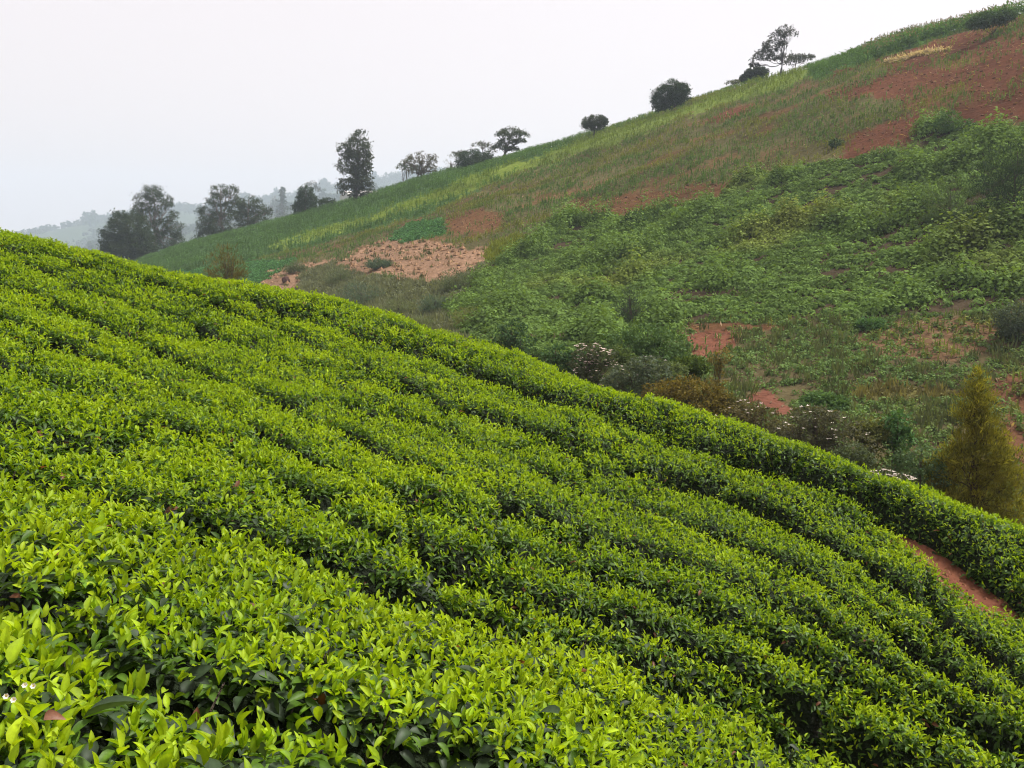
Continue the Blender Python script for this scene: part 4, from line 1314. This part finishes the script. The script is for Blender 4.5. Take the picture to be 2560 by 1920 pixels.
# ------------------------------------------------------------------ far ridges
RIDGES = [
    ("hill", 2900, 2150, [(-300, 540), (0, 522), (60, 508), (130, 494), (230, 474), (300, 462), (390, 448), (440, 452), (520, 440), (600, 428), (690, 408), (760, 402), (830, 386), (880, 378), (960, 372), (1100, 380), (1300, 400)]),
    ("hill", 1800, 1250, [(-300, 580), (0, 565), (200, 545), (400, 500), (450, 488), (520, 470), (600, 452), (690, 432), (760, 424), (850, 412), (960, 405), (1100, 400), (1250, 400)]),
    ("hill", 1000, 560, [(-300, 640), (200, 590), (310, 575), (420, 535), (600, 488), (680, 465), (765, 446), (900, 402), (1080, 360), (1250, 330)]),
]
for name, Rc, R0, pts in RIDGES:
    pts = np.array(pts, float) * PSC
    us = np.linspace(-150, 640, 260)
    thr, er = ray(us, np.interp(us, pts[:, 0], pts[:, 1]))
    fr_ = np.linspace(0, 1, 22)
    T3, F3 = np.meshgrid(thr, fr_, indexing='ij')
    E3 = np.repeat(er[:, None], 22, 1)
    R3 = R0 + (Rc * 1.24 - R0) * F3
    zc = Rc * E3
    prof = np.where(R3 < Rc, smooth(R0, Rc * 1.02, R3), 1 - smooth(Rc, Rc * 1.3, R3) * 0.8)
    Z3 = -36 + (zc + 36) * prof + CAMZ + 0.004 * Rc * fbm(R3 * np.sin(T3) / (0.07 * Rc), R3 * np.cos(T3) / (0.07 * Rc), int(Rc)) * prof * (R3 < Rc * 0.98)
    V = world(T3, R3, Z3)
    ix = np.arange(V.shape[0] * 22).reshape(-1, 22)
    Q = np.stack([ix[:-1, :-1], ix[1:, :-1], ix[1:, 1:], ix[:-1, 1:]], -1).reshape(-1, 4)[:, ::-1]
    mb = MB()
    hc = np.array((0.05, 0.07, 0.035)) * (1 + 0.35 * fbm(V[..., 0] / 40, V[..., 1] / 40, 7))[..., None]
    mb.add(V.reshape(-1, 3), hc.reshape(-1, 3), quads=Q)
    h_ = mb.build(name, M_SOIL, None, True)
    h_["kind"] = "structure"
    # woodland on it
    if Rc < 1200: continue
    nw = 5200
    tt = rng.uniform(thr[0], thr[-1], nw)
    ff = rng.random(nw)
    crest = rng.random(nw) < 0.35
    Rw = np.where(crest, Rc * (1 + rng.uniform(-0.03, 0.008, nw)), R0 + (Rc - R0) * ff ** 0.7)
    ew = np.interp(tt, thr, er)
    pw = np.where(Rw < Rc, smooth(R0, Rc * 1.02, Rw), 1)
    zw = -36 + (Rc * ew + 36) * pw + CAMZ
    keep = (noise(Rw * np.sin(tt) / (0.035 * Rc), Rw * np.cos(tt) / (0.06 * Rc), 19) > -0.35) | crest
    tt, Rw, zw, crest = tt[keep], Rw[keep], zw[keep], crest[keep]
    nw = len(tt)
    hw = rng.uniform(0.0032, 0.0078, nw) * Rc * np.where(noise(tt * 60, tt * 0, 4) > 0.35, 1.45, 0.8)
    con = rng.random(nw) < 0.35
    per = 18
    d = rand_dir(nw * per)
    hh = np.repeat(hw, per)
    zf = rng.random(nw * per)
    wd = np.where(np.repeat(con, per), (1 - zf) * 0.3 + 0.03, 0.42 * np.sqrt(np.clip(1 - (2 * zf - 1) ** 2, 0.05, 1)))
    P = np.repeat(world(tt, Rw, zw), per, 0) + np.stack([d[:, 0] * hh * wd, d[:, 1] * hh * wd, hh * zf], -1)
    mb = MB()
    Lw = hh * 0.34
    cw = np.repeat(np.array((0.04, 0.062, 0.03)) * rng.uniform(0.7, 1.4, (nw, 1)), per, 0)
    card_mesh(mb, P, norm(rand_dir(nw * per) + [0, 0, 0.3]), rand_dir(nw * per), Lw, Lw * 0.8, cw)
    stuff(mb.build("distant_wood", M_FOL), "hazy woodland on the distant ridge", "woodland")

# ------------------------------------------------------------------ details of the nearest bushes
near_row = [o for o in COL.objects if o.name == "tea_row"][0]


def tea_at(u, v, lift=0.0):
    th, e = ray(u * PSC, v * PSC)
    r = float(tea_range(th, e))
    return np.array([r * math.sin(float(th)), r * math.cos(float(th)), r * float(e) + CAMZ + lift])


for (u, v) in [(58, 1522), (76, 1524), (18, 1548), (34, 1556)]:
    c0 = tea_at(u, v, 0.045)
    mb = MB()
    for k in range(6):
        a = k / 6 * 2 * math.pi
        fa = norm(np.array([[0.25, -0.75, 0.8]]))
        fs_ = norm(np.cross(fa, [[0, 0, 1.0]]))
        ax = fs_ * math.cos(a) + np.cross(fa, fs_) * math.sin(a) + fa * 0.4
        leaf_mesh(mb, c0[None], ax, fa, np.array([0.008]), np.array([0.0075]), np.array([[0.8, 0.78, 0.7]]), 2, -0.3, 0.3)
    card_mesh(mb, c0[None] + rng.normal(size=(14, 3)) * 0.001, norm(rand_dir(14) * 0.5 + [0, 0, 1]), rand_dir(14), np.full(14, 0.007), np.full(14, 0.0012), np.tile([[0.6, 0.45, 0.08]], (14, 1)))
    mb.build("flower", M_PETAL, near_row, True, np.array(near_row.location))
c0 = tea_at(130, 1605, 0.05)
mb = MB()
leaf_mesh(mb, c0[None] - [[0.03, 0, 0]], np.array([[1.0, 0.25, 0.2]]), np.array([[-0.3, -0.7, 1.0]]), np.array([0.04]), np.array([0.024]), np.array([[0.26, 0.12, 0.08]]), 5, 0.5, 0.7)
tag(mb.build("dead_leaf", M_TEA, None, True, c0), "curled reddish-brown dead leaf caught on the nearest bushes, bottom left corner", "leaf")

# ------------------------------------------------------------------ haze
mh = bpy.data.materials.new("haze")
mh.use_nodes = True
hn, hl = mh.node_tree.nodes, mh.node_tree.links
hn.clear()
ho = hn.new("ShaderNodeOutputMaterial")
pv = hn.new("ShaderNodeVolumePrincipled")
pv.inputs["Color"].default_value = (0.74, 0.86, 1.0, 1)
pv.inputs["Density"].default_value = 0.0003
pv.inputs["Anisotropy"].default_value = 0.25
hl.new(pv.outputs[0], ho.inputs["Volume"])
X, Zb, Zt = 3650.0, float(GZ.min()) - 6, float(max(GZ.max(), 235)) + 25
Zb = min(Zb, -42)
vv = [(sx * X, sy * X, zz_) for zz_ in (Zb, Zt) for sx, sy in ((-1, -1), (1, -1), (1, 1), (-1, 1))]
me = bpy.data.meshes.new("haze")
me.from_pydata(vv, [], [(0, 3, 2, 1), (4, 5, 6, 7), (0, 1, 5, 4), (1, 2, 6, 5), (2, 3, 7, 6), (3, 0, 4, 7)])
me.materials.append(mh)
hz = bpy.data.objects.new("haze", me)
COL.objects.link(hz)
hz["kind"] = "stuff"

# litter on the red path: clods, stones and fallen leaves
npt = 2600
tt = rng.uniform(0.26, 0.62, npt)
k8 = np.interp(tt, tgrid, GR[8])
Rt = k8 + rng.normal(size=npt) * 0.42
zt_ = ground_z(tt, Rt) + CAMZ
P_ = world(tt, Rt, zt_)
sz = 0.008 + 0.035 * rng.random(npt) ** 4
Vv = P_[:, None] + octv[None] * sz[:, None, None] * rng.uniform(0.6, 1.4, (npt, 6, 3))
mb = MB()
mb.add(Vv.reshape(-1, 3), np.repeat(np.array((0.20, 0.09, 0.055)) * rng.uniform(0.5, 1.4, (npt, 1)), 6, 0), tris=(octf[None] + (np.arange(npt) * 6)[:, None, None]).reshape(-1, 3))
stuff(mb.build("path_clods", M_SOIL), "loose clods and grit on the red path", "soil")
npt = 420
tt = rng.uniform(0.26, 0.62, npt)
Rt = np.interp(tt, tgrid, GR[8]) + rng.normal(size=npt) * 0.5
P_ = world(tt, Rt, ground_z(tt, Rt) + CAMZ + 0.012)
mb = MB()
leaf_mesh(mb, P_, rand_dir(npt) * [1, 1, 0.2], norm(rand_dir(npt) * 0.5 + [0, 0, 1]), rng.uniform(0.03, 0.07, npt), rng.uniform(0.015, 0.03, npt), np.array((0.17, 0.10, 0.05)) * rng.uniform(0.5, 1.5, (npt, 1)), 2, 0.3, 0.3)
stuff(mb.build("leaf_litter", M_FOL), "fallen dry leaves on the red path", "leaf litter")

# dry stalks and crop residue lying on the bare fields
x, y, z, th, R = field_points(120000, 45, 210)
ci = cover_index(x, y, z)
pt = fbm(x / 5, y / 4, 131)
dn = np.where(isz(ci, 'soil'), 0.25 + 0.6 * smooth(-0.1, 0.4, pt), np.where(isz(ci, 'field'), 0.18, np.where(isz(ci, 'thin'), 0.4, np.where(isz(ci, 'bank'), 0.25, 0))))
keep = crest_ok(th, R, 1.0) & (rng.random(len(x)) < dn * 0.8)
P_ = np.stack([x, y, z + 0.06], -1)[keep]
n = len(P_)
mb = MB()
card_mesh(mb, P_, norm(rand_dir(n) * [1, 1, 0.35] + [0, 0, 0.15]), norm(rand_dir(n) * 0.6 + [0, 0, 1]), rng.uniform(0.25, 0.7, n), rng.uniform(0.06, 0.16, n), np.array((0.24, 0.17, 0.10)) * rng.uniform(0.4, 1.5, (n, 1)))
stuff(mb.build("crop_residue", M_FOL), "dry stalks strewn over the bare red fields", "dry stalks")
